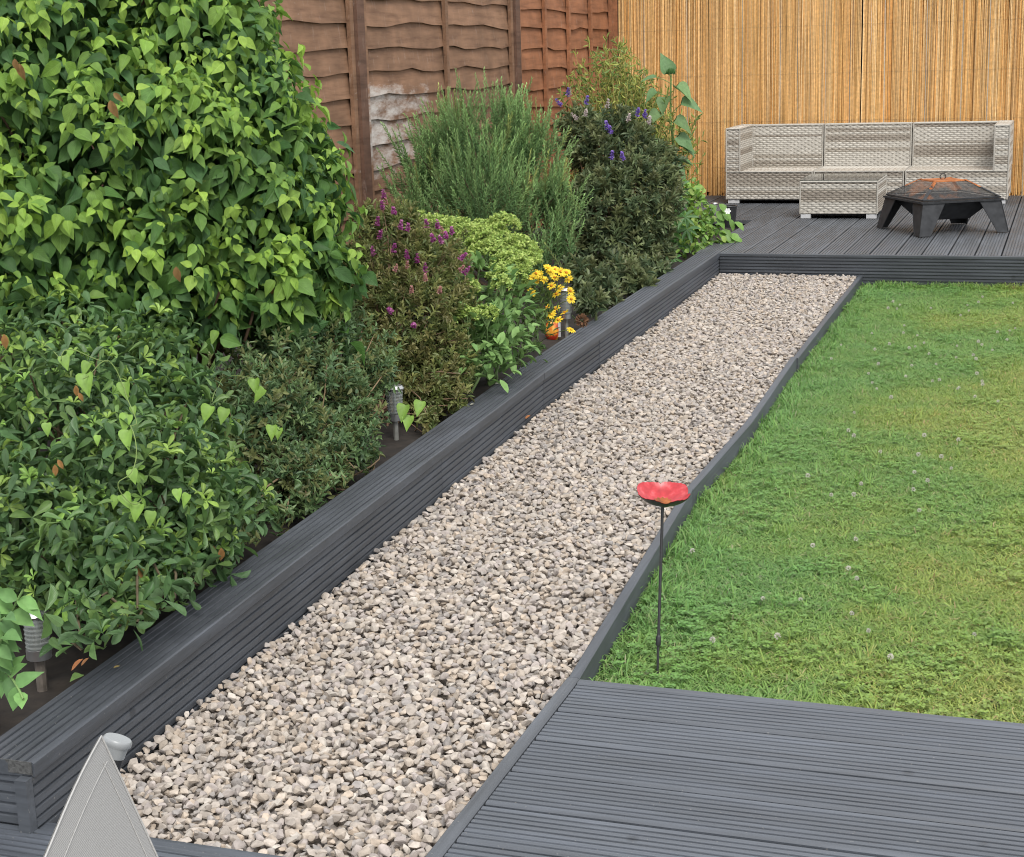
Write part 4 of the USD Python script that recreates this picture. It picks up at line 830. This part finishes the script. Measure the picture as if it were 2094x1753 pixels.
# ---- yellow daisies
r = np.random.default_rng(28)
t = thing('daisy_plant', V(-2.25, 6.6, .12), 'clump of small yellow daisies beside the far lantern in the bed', 'flower')
lvs = Leaves(); stem_m = []; base = V(-2.27, 6.65, .13)
DA = [(1090, 568), (1100, 575), (1112, 572), (1126, 556), (1135, 552), (1146, 556), (1158, 558), (1150, 566), (1128, 585), (1145, 590), (1163, 572), (1138, 602), (1166, 596), (1168, 612), (1137, 632), (1128, 643), (1124, 652), (1142, 655), (1168, 675), (1087, 598), (1118, 630), (1104, 562), (1134, 568), (1096, 560), (1155, 640), (1120, 548)]
for i, (x, y) in enumerate(DA):
    d = 6.72 + r.uniform(-.12, .12); c = at(x, y, d); fd = unit(V(r.normal() * .5, -.6 + r.normal() * .3, .8)); a, b = perp(fd[None], r); a, b = a[0], b[0]
    f = sub(t, 'daisy'); q = Leaves(); k = 12
    for j in range(k):
        th = j * 2 * math.pi / k + r.normal(0, .08); dr = a * math.cos(th) + b * math.sin(th); q.add(c + dr * .005, dr + fd * r.uniform(-.1, .4), fd, .017, .0080, V(.85, .64, .05) * r.uniform(.85, 1.1))
    me, col = leaf_mesh(q.rows(), T_ELL, i); part(f, 'petals', me, 'petal', smooth=True, col=col)
    e = trimesh.creation.icosphere(1, .006); e.apply_translation(c + fd * .003); part(f, 'centre', e, 'twig', smooth=True, col=np.repeat([(.55, .22, .02) if r.random() < .6 else (.7, .42, .03)], len(e.vertices), 0))
    bb = base + r.normal(size=3) * V(.07, .09, 0); bb[2] = .12; mid = (bb + c) / 2 + V(0, 0, .06) + r.normal(size=3) * .02; ts = np.linspace(0, 1, 8)[:, None]; pts = (1 - ts) ** 2 * bb + 2 * ts * (1 - ts) * mid + ts ** 2 * c; stem_m.append(tube(pts, .0016, 4, False))
DB = blobs([(1095, 715, 6.45, 25), (1060, 735, 6.2, 30), (1115, 650, 6.7, 30), (1080, 650, 6.75, 45), (1090, 610, 6.8, 35), (1110, 680, 6.65, 25), (1070, 700, 6.6, 35), (1120, 610, 6.8, 25)])
P, N, Q = shell(DB, 900, .1, r); n = len(P); lvs.add(P, unit(N * .6 + UP * .6 + r.normal(size=(n, 3)) * .5), unit(UP + r.normal(size=(n, 3)) * .4), r.uniform(.03, .05, n), r.uniform(.005, .010, n), np.array([(.10, .17, .05), (.13, .20, .06), (.08, .14, .05)])[r.integers(0, 3, n)])
put_leaves(t, lvs.rows(), T_NAR, 'leaf_matt', 0, seed=8)
m = cat_(stem_m); part(t, 'stems', m, 'twig', smooth=True, col=np.repeat([(.16, .22, .07)], len(m.vertices), 0), kind='stuff')

# ---- wispy willow-like bush with curled twigs, in front of the corner
r = np.random.default_rng(29)
t = thing('corkscrew_willow', V(-2.9, 11.2, .12), 'wispy yellow-green bush of thin curled twigs in the corner beside the reed screen', 'bush')
stem_m, lvs, scol = [], Leaves(), []
for i in range(420):
    x = np.clip(r.normal(1290, 70), 1165, 1412); yt = 60 + abs(x - 1245) * .95 + r.random() ** 1.1 * 260
    if x < 1240: yt = max(yt, 70 + (1240 - x) * .5)
    tip = at(x + r.normal(0, 10), yt, 11.3 + r.normal(0, .22)); d0 = unit(UP + (tip - V(-2.95, 11.1, 1.0)) * V(.8, .8, .1) + r.normal(size=3) * .15); H = r.uniform(.25, .5)
    k = 9; tt = np.linspace(0, 1, k); a, b = perp(d0[None], r); ph = r.uniform(0, 6); w = .020 * np.sin(tt * 8 + ph)[:, None] * a + .016 * np.cos(tt * 9 + ph * 2)[:, None] * b
    pts = tip + d0 * H * (tt[:, None] - 1) + w * (tt[:, None]); stem_m.append(tube(pts, np.linspace(.0036, .0015, k), 4, False))
    n = 15; tq = r.uniform(.1, 1, n); p = np.stack([np.interp(tq, tt, pts[:, j]) for j in range(3)], 1)
    dl = unit(d0 * .45 + r.normal(size=(n, 3)) * .75 + UP * .1); lvs.add(p, dl, r.normal(size=(n, 3)), r.uniform(.035, .07, n), r.uniform(.007, .012, n), np.array([(.25, .31, .07), (.32, .34, .08), (.18, .26, .075)])[r.integers(0, 3, n)] * r.uniform(.8, 1.15, (n, 1)))
m = cat_(stem_m); part(t, 'twigs', m, 'twig', smooth=True, col=np.repeat([(.30, .26, .08)], len(m.vertices), 0), kind='stuff')
put_leaves(t, lvs.rows(), T_NAR, 'leaf_matt', 0, seed=9)
part(t, 'trunk', tube([V(-2.92, 11.2, .1), V(-2.95, 11.2, .5), V(-2.9, 11.18, .9)], [.02, .016, .009], 8), 'twig', smooth=True, col=np.repeat([(.2, .15, .08)], 26, 0))

# ---- sunflower not yet open
r = np.random.default_rng(30)
t = thing('sunflower', V(-2.42, 10.6, .12), 'tall sunflower in bud with big drooping heart-shaped leaves before the reed screen', 'flower')
tipb = at(1372, 152, 10.95); bb = V(tipb[0] + .02, tipb[1], .12); pts = np.array([bb, bb * .6 + tipb * .4 + V(.02, 0, 0), bb * .25 + tipb * .75 + V(-.01, 0, 0), tipb]); part(t, 'stem', tube(pts, [.010, .009, .007, .005], 7), 'twig', smooth=True, col=np.repeat([(.16, .25, .08)], 30, 0))
q = Leaves(); n = 26; th = np.arange(n) * 2.4; hz = np.linspace(-.3, 1, n)
q.add(tipb + np.c_[.012 * np.cos(th), .012 * np.sin(th), hz * .012], np.c_[np.cos(th) * (1.0 - .7 * hz), np.sin(th) * (1 - .7 * hz), .4 + hz], np.c_[np.cos(th), np.sin(th), np.full(n, .3)], .032, .016, (.075, .16, .05))
me, col = leaf_mesh(q.rows(), T_ELL); part(t, 'bud', me, 'leaf_matt', smooth=True, col=col)
SL = [(1366, 150, -.3, -.9, 45), (1342, 158, -1, .1, 34), (1380, 180, .8, .6, 50), (1392, 215, 1, .25, 48), (1345, 190, -.7, .5, 36), (1378, 250, .9, .5, 45), (1385, 280, 1, .8, 55), (1390, 300, .8, .3, 38), (1352, 235, -.8, .6, 45), (1365, 300, .5, .9, 42), (1375, 345, .9, .8, 42), (1350, 290, -.8, .8, 40), (1362, 330, -.5, 1, 44), (1388, 330, .9, .2, 34), (1360, 200, -.2, 1, 40)]
for i, (x, y, dx, dy, L) in enumerate(SL):
    q = Leaves(); ld = unit(R_ * dx - U_ * dy - W_ * r.uniform(.0, .5)); q.add(at(x, y, 10.95 + r.normal(0, .05)), ld, unit(UP * 1.0 - W_ * .45 + r.normal(size=3) * .2), L * 10.95 / F, L * .72 * 10.95 / F, np.array([(.115, .20, .085), (.10, .19, .07), (.14, .23, .09)])[i % 3] * r.uniform(.85, 1.15))
    me, col = leaf_mesh(q.rows(), T_HEART, i); lf = part(t, 'leaf', me, 'leaf_matt', smooth=True, col=col)
    part(lf, 'leaf_stalk', tube([at(x, y, 10.95), (at(x, y, 10.95) + V(tipb[0] + .01, tipb[1], at(x, y, 10.95)[2] - .04)) / 2, V(tipb[0] + .008, tipb[1], at(x, y, 10.95)[2] - .05)], .0025, 4, False), 'twig', col=np.repeat([(.16, .25, .08)], 12, 0))

# ---- palmate plant and pale leafy plants spilling over the deck corner
r = np.random.default_rng(31)
t = thing('lupin_plant', V(-2.35, 9.95, .12), 'leafy plant with fingered fresh green leaves beside the corner of the raised deck', 'plant')
lvs = Leaves(); stem_m = []; base = V(-2.42, 10.05, .12)
LUP = [(1361, 417), (1345, 395), (1385, 385), (1372, 470), (1368, 475), (1400, 445), (1345, 450), (1355, 545), (1340, 500), (1395, 500), (1380, 430), (1350, 375), (1372, 400), (1360, 505), (1405, 470), (1378, 530), (1340, 420), (1362, 355), (1330, 470), (1325, 520), (1390, 410), (1375, 450)]
for i, (x, y) in enumerate(LUP):
    d = 10.15 + r.uniform(-.15, .2) - .25 * (y > 520); c = at(x, y, d); nd = unit(V(.25 + r.normal() * .25, -.7 + r.normal() * .25, .75)); a, b = perp(nd[None], r); a, b = a[0], b[0]; k = r.integers(6, 9); ph = r.uniform(0, 6)
    for j in range(k):
        th = ph + j * 2 * math.pi / k; dr = a * math.cos(th) + b * math.sin(th); L = r.uniform(.07, .11); lvs.add(c, dr - UP * .35 + nd * .1, nd, L, L * .28, np.array([(.085, .20, .05), (.11, .24, .06), (.075, .17, .05)])[i % 3] * r.uniform(.85, 1.2))
    stem_m.append(tube([base + r.normal(size=3) * V(.05, .05, 0), (base + c) / 2 + V(0, 0, .05), c], .003, 4, False))
put_leaves(t, lvs.rows(), T_NAR, 'leaf_soft', 150, seed=10); m = cat_(stem_m); part(t, 'stems', m, 'twig', smooth=True, col=np.repeat([(.14, .22, .07)], len(m.vertices), 0), kind='stuff')
t = thing('nasturtium_plant', V(-2.2, 10.3, .12), 'pale green leafy plant sprawling over the left corner of the raised deck', 'plant')
r = np.random.default_rng(32); lvs = Leaves()
LM = blobs([(1415, 430, 10.5, 32), (1430, 455, 10.4, 30), (1445, 470, 10.35, 28), (1425, 490, 10.25, 30), (1410, 515, 10.1, 28), (1460, 485, 10.3, 20), (1440, 440, 10.5, 22), (1400, 400, 10.5, 26), (1420, 405, 10.6, 22), (1395, 540, 9.95, 18), (1425, 520, 10.1, 14), (1405, 470, 10.3, 30), (1412, 385, 10.7, 20)])
P, N, Q = shell(LM, 520, .06, r); n = len(P); lvs.add(P, unit(N * .7 + r.normal(size=(n, 3)) * .6 - UP * .1), unit(N * .6 + UP * .8 + r.normal(size=(n, 3)) * .3), r.uniform(.035, .06, n), r.uniform(.026, .042, n), np.array([(.16, .29, .05), (.20, .34, .06), (.125, .25, .05), (.24, .34, .07)])[r.integers(0, 4, n)] * r.uniform(.8, 1.15, (n, 1)))
for x, y, L in [(1462, 455, 30), (1478, 440, 26), (1470, 480, 34), (1490, 455, 28), (1502, 462, 26), (1482, 490, 28), (1492, 487, 26), (1505, 492, 22), (1470, 425, 24), (1478, 495, 30), (1460, 500, 26), (1448, 502, 30), (1450, 425, 24), (1465, 440, 26)]:
    c = at(x, y - 8, 10.35); lvs.add(c, unit(R_ * r.uniform(.2, 1) - UP * r.uniform(.2, 1) - W_ * .3), unit(UP * .8 - W_ * .5 + r.normal(size=3) * .2), L * 10.3 / F, L * .8 * 10.3 / F, V(.15, .28, .055) * r.uniform(.8, 1.2))
trail = np.array([at(1425, 500, 10.1), at(1445, 515, 10.0), at(1455, 530, 9.93), at(1462, 555, 9.85)])
for k in range(26):
    q = r.uniform(0, 3); i = int(q); p = trail[i] * (1 - (q - i)) + trail[i + 1] * (q - i); lvs.add(p, unit(R_ * r.normal() - UP * .6), unit(-W_ + UP * .5), .04, .022, V(.16, .28, .06) * r.uniform(.8, 1.2))
put_leaves(t, lvs.rows(), T_ELL, 'leaf_soft', 150, seed=11); part(t, 'trailing_stem', tube(trail, .003, 5), 'twig', smooth=True, col=np.repeat([(.18, .24, .08)], 22, 0))
e = Leaves(); cw = at(1488, 432, 10.3)
for j in range(6): e.add(cw, unit(R_ * math.cos(j * 1.05) + U_ * math.sin(j * 1.05) - W_ * .3), -W_, .022, .017, (.8, .8, .78))
me, col = leaf_mesh(e.rows(), T_ELL); part(t, 'white_flower', me, 'petal', smooth=True, col=col)

# ---- bindweed climbing through the glossy shrub
r = np.random.default_rng(33)
def front(x, y, bl):
    d = ray(x, y); best = None
    for c, R in bl:
        a, b, cc = d @ d, d @ (EYE - c), (EYE - c) @ (EYE - c) - R * R; D = b * b - a * cc
        if D > 0: s = (-b - math.sqrt(D)) / a; best = s if best is None or s < best else best
    return best
t = thing('bindweed_vine', V(-2.1, 3.3, .12), 'pale bindweed with heart-shaped leaves scrambling over the dark glossy shrub', 'climber')
BW = [(175, 765, 52), (128, 728, 34), (183, 742, 34), (255, 782, 42), (262, 848, 42), (262, 880, 46), (268, 960, 34), (250, 1012, 40), (286, 1030, 44), (308, 1045, 36), (270, 832, 22), (362, 1000, 30), (385, 1010, 32), (430, 830, 42), (460, 835, 38), (520, 775, 36), (540, 795, 38), (555, 870, 34), (572, 875, 28), (95, 865, 30), (240, 1015, 30), (860, 820, 36), (828, 828, 40), (838, 850, 36), (200, 890, 24), (150, 715, 30)]
for i, (x, y, L) in enumerate(BW):
    s = front(x, y, CHO + SMH + DOG) or 5.15; s -= .03; p = at(x, y, s); q = Leaves(); q.add(p, unit(-U_ + R_ * r.normal() * .45 - W_ * .25), unit(-W_ * .8 + UP * .55 + r.normal(size=3) * .2), L * s / F * .95, L * .66 * s / F, V(.20, .34, .06) * r.uniform(.85, 1.15))
    me, col = leaf_mesh(q.rows(), T_HEART, i); part(t, 'leaf', me, 'leaf_soft', smooth=True, col=col)
for chain in ([(60, 700), (128, 728), (160, 720), (215, 745), (175, 765)], [(215, 745), (255, 782), (268, 832), (262, 880)], [(262, 880), (268, 960), (250, 1012), (286, 1030)], [(430, 830), (450, 780), (520, 775)]):
    pts = np.array([at(x, y, (front(x, y, CHO + SMH + DOG) or 4.5) - .05) for x, y in chain]); 
    q = np.linspace(0, len(pts) - 1, len(pts) * 5); pts = np.stack([__import__('scipy.interpolate', fromlist=['x']).PchipInterpolator(np.arange(len(pts)), pts[:, j])(q) for j in range(3)], 1) + np.c_[np.sin(q * 3.1), np.cos(q * 2.3), np.sin(q * 4.1 + 1)] * .010
    part(t, 'vine_stem', tube(pts, .0012, 5), 'twig', smooth=True, col=np.repeat([(.16, .22, .07)], len(pts) * 5 + 2, 0))

# ---- tomato plant in a terracotta pot at the left edge
r = np.random.default_rng(34); pc = at_z(-62, 1520, .13)
t = thing('terracotta_pot', pc, 'terracotta pot at the left edge of the picture behind the wall cap', 'plant pot')
part(t, 'body', lathe([(.0, .0), (.042, 0), (.058, .115), (.062, .118), (.068, .120), (.070, .150), (.064, .152), (.060, .118), (.0, .117)], pc, 28), 'terracotta', smooth=40)
t = thing('tomato_plant', pc + V(0, 0, .1), 'tomato plant with soft toothed leaves growing in the terracotta pot', 'plant')
lvs = Leaves(); stem_m = []
fr = [((-30, 1390), (48, 1205), 7), ((-30, 1380), (0, 1170), 5), ((-30, 1400), (8, 1300), 5), ((-40, 1360), (-20, 1150), 5), ((5, 1370), (48, 1430), 4), ((-60, 1350), (12, 1262), 6)]
for (x0, y0), (x1, y1), k in fr:
    a, b = at(x0, y0, 2.86), at(x1, y1, 2.72); mid = (a + b) / 2 + V(0, 0, .02); pts = np.array([(1 - q) ** 2 * a + 2 * q * (1 - q) * mid + q * q * b for q in np.linspace(0, 1, 8)]); stem_m.append(tube(pts, .002, 5, False)); dr = unit(b - a); sd = unit(np.cross(dr, W_))
    for j in range(k):
        q = .3 + .7 * j / (k - 1); p = pts[int(q * 7)]
        for s in ((-1, 1) if j < k - 1 else (0,)):
            L = r.uniform(.034, .052); lvs.add(p, unit(sd * s + dr * .4 - UP * .35 + r.normal(size=3) * .15), unit(-W_ * .7 + UP * .6 + r.normal(size=3) * .2), L, L * .58, np.array([(.12, .24, .075), (.15, .29, .085), (.10, .20, .07)])[r.integers(3)] * r.uniform(.85, 1.15))
put_leaves(t, lvs.rows(), T_DOG, 'leaf_matt', 80, seed=12); m = cat_(stem_m); part(t, 'stems', m, 'twig', smooth=True, col=np.repeat([(.17, .27, .09)], len(m.vertices), 0), kind='stuff')

# ================================================================ SMALL THINGS IN THE BED
def solar(base, topz, rad, label, clear='clear_plastic', lens=(.35, .78), stake='stake_grey', srad=.010, lean=(0, 0), cone=1.0):
    t = thing('solar_light', base, label, 'solar light', 'solar stake lights in the bed'); H = topz - base[2]; z0, z1 = lens[0] * H, lens[1] * H; o = base
    part(t, 'stake', tube([o - V(0, 0, .05), o + V(0, 0, z0)], srad, 8), stake, smooth=40)
    part(t, 'collar', lathe([(srad, z0 - .004), (rad * 1.02, z0), (rad * 1.02, z0 + .022), (rad * .9, z0 + .024)], o, 18), 'steel', smooth=40)
    n = 7; zs = np.linspace(z0 + .024, z1, n * 4 + 1); rr = rad * (1 + (cone - 1) * np.linspace(0, 1, n * 4 + 1)) * (1 + .04 * np.sin(np.linspace(0, n * 2 * np.pi, n * 4 + 1)))
    part(t, 'lens', lathe(list(zip(rr, zs)), o, 20), clear, smooth=60)
    part(t, 'bulb_tube', lathe([(.0, z0 + .024), (rad * .25, z0 + .026), (rad * .22, z1 - .01), (0, z1 - .005)], o, 8), 'steel', smooth=True)
    part(t, 'cap', lathe([(rad * cone * 1.12, z1), (rad * cone * 1.15, z1 + .005), (rad * cone * .9, z1 + .014), (rad * .2, z1 + .018), (0, z1 + .018)], o, 20), 'steel', smooth=40)
    part(t, 'solar_cell', lathe([(rad * .6, z1 + .0165), (rad * .6, z1 + .0195), (0, z1 + .0195)], o, 4), 'black_plastic')
def foot(x, y, d, z): p = at(x, y, d); p[2] = z; return p
dep = lambda p: (p - EYE) @ W_
g0 = at_z(88, 1418, .12); solar(g0, at(78, 1228, dep(g0))[2], .0255, 'solar light with ribbed clear lens and dark stake, nearest the camera beside the tomato plant', lens=(.42, .90), stake='wood_stake', srad=.0115)
g1 = at_z(811, 908, .12); solar(g1, at(806, 785, dep(g1))[2], .024, 'pale grey solar light leaning among twigs of the grey-green bush', lens=(.42, .95), srad=.009, cone=1.25)
g2 = at_z(1159, 692, .12); solar(g2, at(1154, 586, dep(g2))[2], .026, 'solar light with clear lens behind the yellow daisies', lens=(.40, .94), srad=.009, cone=1.05)
g3 = at(1461, 440, 11.9); g3[2] = ZF if 0 else .10; solar(g3, at(1461, 412, 11.9)[2], .024, 'solar light with bright silver cap left of the sofa foot', lens=(.55, .9), srad=.009)
t = thing('black_planter', at_z(1496, 470, ZF) + V(-.02, .1, 0), 'small black planter half hidden by leaves left of the sofa', 'planter'); o = at_z(1490, 468, ZF) + V(-.02, .10, 0)
part(t, 'tub', lathe([(0, .0), (.045, .002), (.058, .14), (.062, .145), (.060, .150), (.052, .148), (.05, .11), (0, .11)], o, 16), 'black_plastic', smooth=40)
o = at_z(1130, 697, .12); hh = at(1130, 648, dep(o))[2] - .12
t = thing('garden_ornament', o, 'orange and red mottled ornament among the yellow daisies', 'ornament')
part(t, 'body', lathe([(0, 0), (.022, .0), (.034, hh * .25), (.036, hh * .5), (.028, hh * .8), (.012, hh), (0, hh)], o, 18), 'ornament', smooth=True)
part(t, 'clip', box(o + V(.030, -.01, .02), o + V(.042, -.004, hh * .8)), 'foot_plastic')
o = at(1190, 656, 7.05); q = Leaves(); r = np.random.default_rng(35); n = 90; d = unit(r.normal(size=(n, 3))); q.add(o + d * .012, d, r.normal(size=(n, 3)), .022, .009, np.array([(.13, .07, .04), (.19, .10, .055)])[r.integers(0, 2, n)]); me, c = leaf_mesh(q.rows(), T_NAR)
top('dried_flower_head', me, 'leaf_matt', 'dried brown flower head just behind the wall cap right of the daisies', 'flower head', smooth=True, col=c)
# fallen leaves and petals on the wall cap
for x, y, L, c, lab, base in [(146, 1372, .034, (.48, .19, .07), 'orange fallen leaf standing behind the wall cap near the solar light', 0), (166, 1362, .022, (.42, .20, .08), 'small crumpled orange leaf on the wall cap edge', 0), (962, 828, .022, (.42, .40, .3), 'pale dry leaf lying on the wall cap beside the twiggy bush', 0),
        (1012, 785, .022, (.35, .36, .28), 'grey-green leaf lying on the wall cap below the sedum', 0), (232, 1366, .014, (.45, .33, .12), 'tiny yellow leaf on the near part of the wall cap', 0), (1075, 857, .03, (.36, .15, .06), 'brown leaf on the gravel against the wall', 0)]:
    z = .205 if x != 1075 else .075; p = at_z(x, y, z); q = Leaves(); q.add(p - V(0, 0, 0), unit(V(.6, .5, .15 if x > 200 else 1.2) + rng.normal(size=3) * .2), V(-.1, -.4, 1), L, L * .5, c); me, cc = leaf_mesh(q.rows(), T_ELL)
    top('fallen_leaf', me, 'leaf_matt', lab, 'leaf', smooth=True, col=cc)

# ================================================================ LAWN
r = np.random.default_rng(40)
def tuft(seed, size, n, h, lean, w):
    r = np.random.default_rng(seed); vs, fs, cs = [], [], []
    x, y = r.uniform(-size / 2, size / 2, (2, n)); th = r.uniform(0, 6.3, n); H = h * r.uniform(.5, 1.25, n); ln = np.abs(r.normal(lean, .35, n)); ww = w * r.uniform(.7, 1.3, n) / 2; tw = th + math.pi / 2 + r.normal(0, .4, n)
    side = np.c_[np.cos(tw), np.sin(tw), np.zeros(n)]; out = np.c_[np.cos(th), np.sin(th), np.zeros(n)]; b = np.c_[x, y, np.zeros(n)]
    k = [b - side * ww[:, None], b + side * ww[:, None]]
    for t_, wf in ((.45, .9), (.8, .6)):
        c = b + out * (ln * H * t_ ** 1.8)[:, None] + UP * (H * t_ * (1 - .25 * ln * t_))[:, None]; k += [c - side * (ww * wf)[:, None], c + side * (ww * wf)[:, None]]
    k.append(b + out * (ln * H)[:, None] + UP * (H * np.maximum(1 - .45 * ln, .15))[:, None])
    v = np.stack(k, 1).reshape(-1, 3); f = np.array([[0, 1, 3], [0, 3, 2], [2, 3, 5], [2, 5, 4], [4, 5, 6]])[None] + (np.arange(n) * 7)[:, None, None]
    pal = np.array([(.165, .285, .064), (.195, .32, .073), (.135, .245, .058), (.22, .33, .083), (.27, .32, .10), (.31, .29, .15)]); ci = r.choice(6, n, p=[.28, .27, .2, .15, .07, .03])
    return (v, f.reshape(-1, 3)), np.repeat(pal[ci] * r.uniform(.8, 1.2, (n, 1)), 7, 0)
S = .22; protos = []
for k in range(5): me, c = tuft(200 + k, S * 1.15, 1500, .026, 1.25, .0034); protos.append((me, 'grass', c))
for k in range(3): me, c = tuft(300 + k, .06, 16, .052, .9, .0038); protos.append((me, 'grass', c))
for k in range(2):           # clover leaves low in the turf
    rr_ = np.random.default_rng(400 + k); q = Leaves()
    for i in range(40):
        c = np.r_[rr_.uniform(-.09, .09, 2), rr_.uniform(.018, .032)]; ph = rr_.uniform(0, 6)
        for j in range(3): th = ph + j * 2.09; q.add(c, V(math.cos(th), math.sin(th), .25), V(0, 0, 1), .010, .0095, V(.16, .29, .065) * rr_.uniform(.8, 1.2))
    me, c = leaf_mesh(q.rows(), T_OBO); protos.append((me, 'grass', c))
pos, idx = [], []
for y in np.arange(3.24, 9.62, S * .72):
    for x in np.arange(line_x(EDGE, y) + .13, 1.9, S * .72):
        pos.append((x + r.uniform(-.03, .03), min(y + r.uniform(-.03, .03), 9.57), 0)); idx.append(r.integers(0, 5))
        if r.random() < .55: pos.append((x + r.uniform(-.08, .08), min(y + r.uniform(-.08, .08), 9.57), 0)); idx.append(8 + r.integers(0, 2))
for i in range(460):         # longer tussocks, thickest along the edges
    y = r.uniform(3.22, 9.62); x = line_x(EDGE, y) + .045 + (abs(r.normal(0, .05)) if i < 240 else r.uniform(0, 1.2))
    pos.append((x, y, 0)); idx.append(5 + r.integers(0, 3))
for i in range(260): pos.append((r.uniform(-1.1, 1.5), 9.64 - abs(r.normal(0, .04)), 0)); idx.append(5 + r.integers(0, 3))
for i in range(160): pos.append((r.uniform(-.96, 1.2), 3.205 + abs(r.normal(0, .03)), 0)); idx.append(5 + r.integers(0, 3))
pos, idx = np.array(pos, float), np.array(idx); n = len(pos); a = r.uniform(0, 2 * np.pi, n)
instancer('lawn_grass', protos, pos, np.c_[np.cos(a / 2), np.zeros(n), np.zeros(n), np.sin(a / 2)], r.uniform(.85, 1.12, n), idx, label='green lawn grass with yellowing patches on the right', cat='grass')
# clover flowers, each a thing; copies of the first
CL = [(1735, 1160), (1752, 1178), (1560, 1215), (1637, 1218), (1742, 1248), (1776, 1281), (1590, 1305), (1993, 1287), (1457, 1308), (1821, 1343), (1700, 1008), (1746, 1012), (1868, 1000), (1416, 1127), (1662, 1115), (1880, 1040), (1750, 1100), (1652, 975), (1890, 893), (1960, 900), (1800, 920), (1735, 880), (1925, 935), (1720, 700), (1700, 730)]
for i in range(46): CL.append((r.uniform(1770, 2085), r.uniform(605, 790)))
for i in range(10): CL.append((r.uniform(1660, 2080), r.uniform(800, 990)))
def clover(y):
    return (('small white clover flower in the near half of the lawn', 'flower', 'clover flowers in the near half of the lawn') if y > 960 else
            ('small white clover flower in the middle of the lawn', 'flower', 'clover flowers in the middle of the lawn') if y > 795 else ('small white clover flower in the far lawn near the raised deck', 'flower', 'clover flowers in the far lawn'))
first = None
for i, (x, y) in enumerate(CL):
    p = at_z(x, y, .045); p[2] = 0
    if first is None:
        first = thing('clover_flower', p, *clover(y)); c = p + V(0, 0, .042)
        q = Leaves(); d = unit(rng.normal(size=(60, 3)) + V(0, 0, .45)); q.add(c + d * .0025, d, rng.normal(size=(60, 3)), .0052, .0028, V(.60, .58, .50) * rng.uniform(.85, 1.1, (60, 1))); me, col = leaf_mesh(q.rows(), T_NAR)
        part(first, 'head', me, 'petal', smooth=True, col=col); part(first, 'stem', tube([p, p + V(.002, 0, .02), c], .0010, 4, False), 'twig', col=np.repeat([(.14, .24, .06)], 12, 0))
    else:
        path = numbered('/World', 'clover_flower'); xf = UsdGeom.Xform.Define(stage, path); xf.GetPrim().GetReferences().AddInternalReference(first)
        xf.GetPrim().GetAttribute('xformOp:translate').Set(Gf.Vec3d(*map(float, p))); s_ = float(r.uniform(.75, 1.2)); xf.AddRotateZOp().Set(float(r.uniform(0, 360))); xf.AddScaleOp().Set(Gf.Vec3f(s_, s_, s_)); xf.GetPrim().SetInstanceable(True)
        tag(xf.GetPrim(), *clover(y))
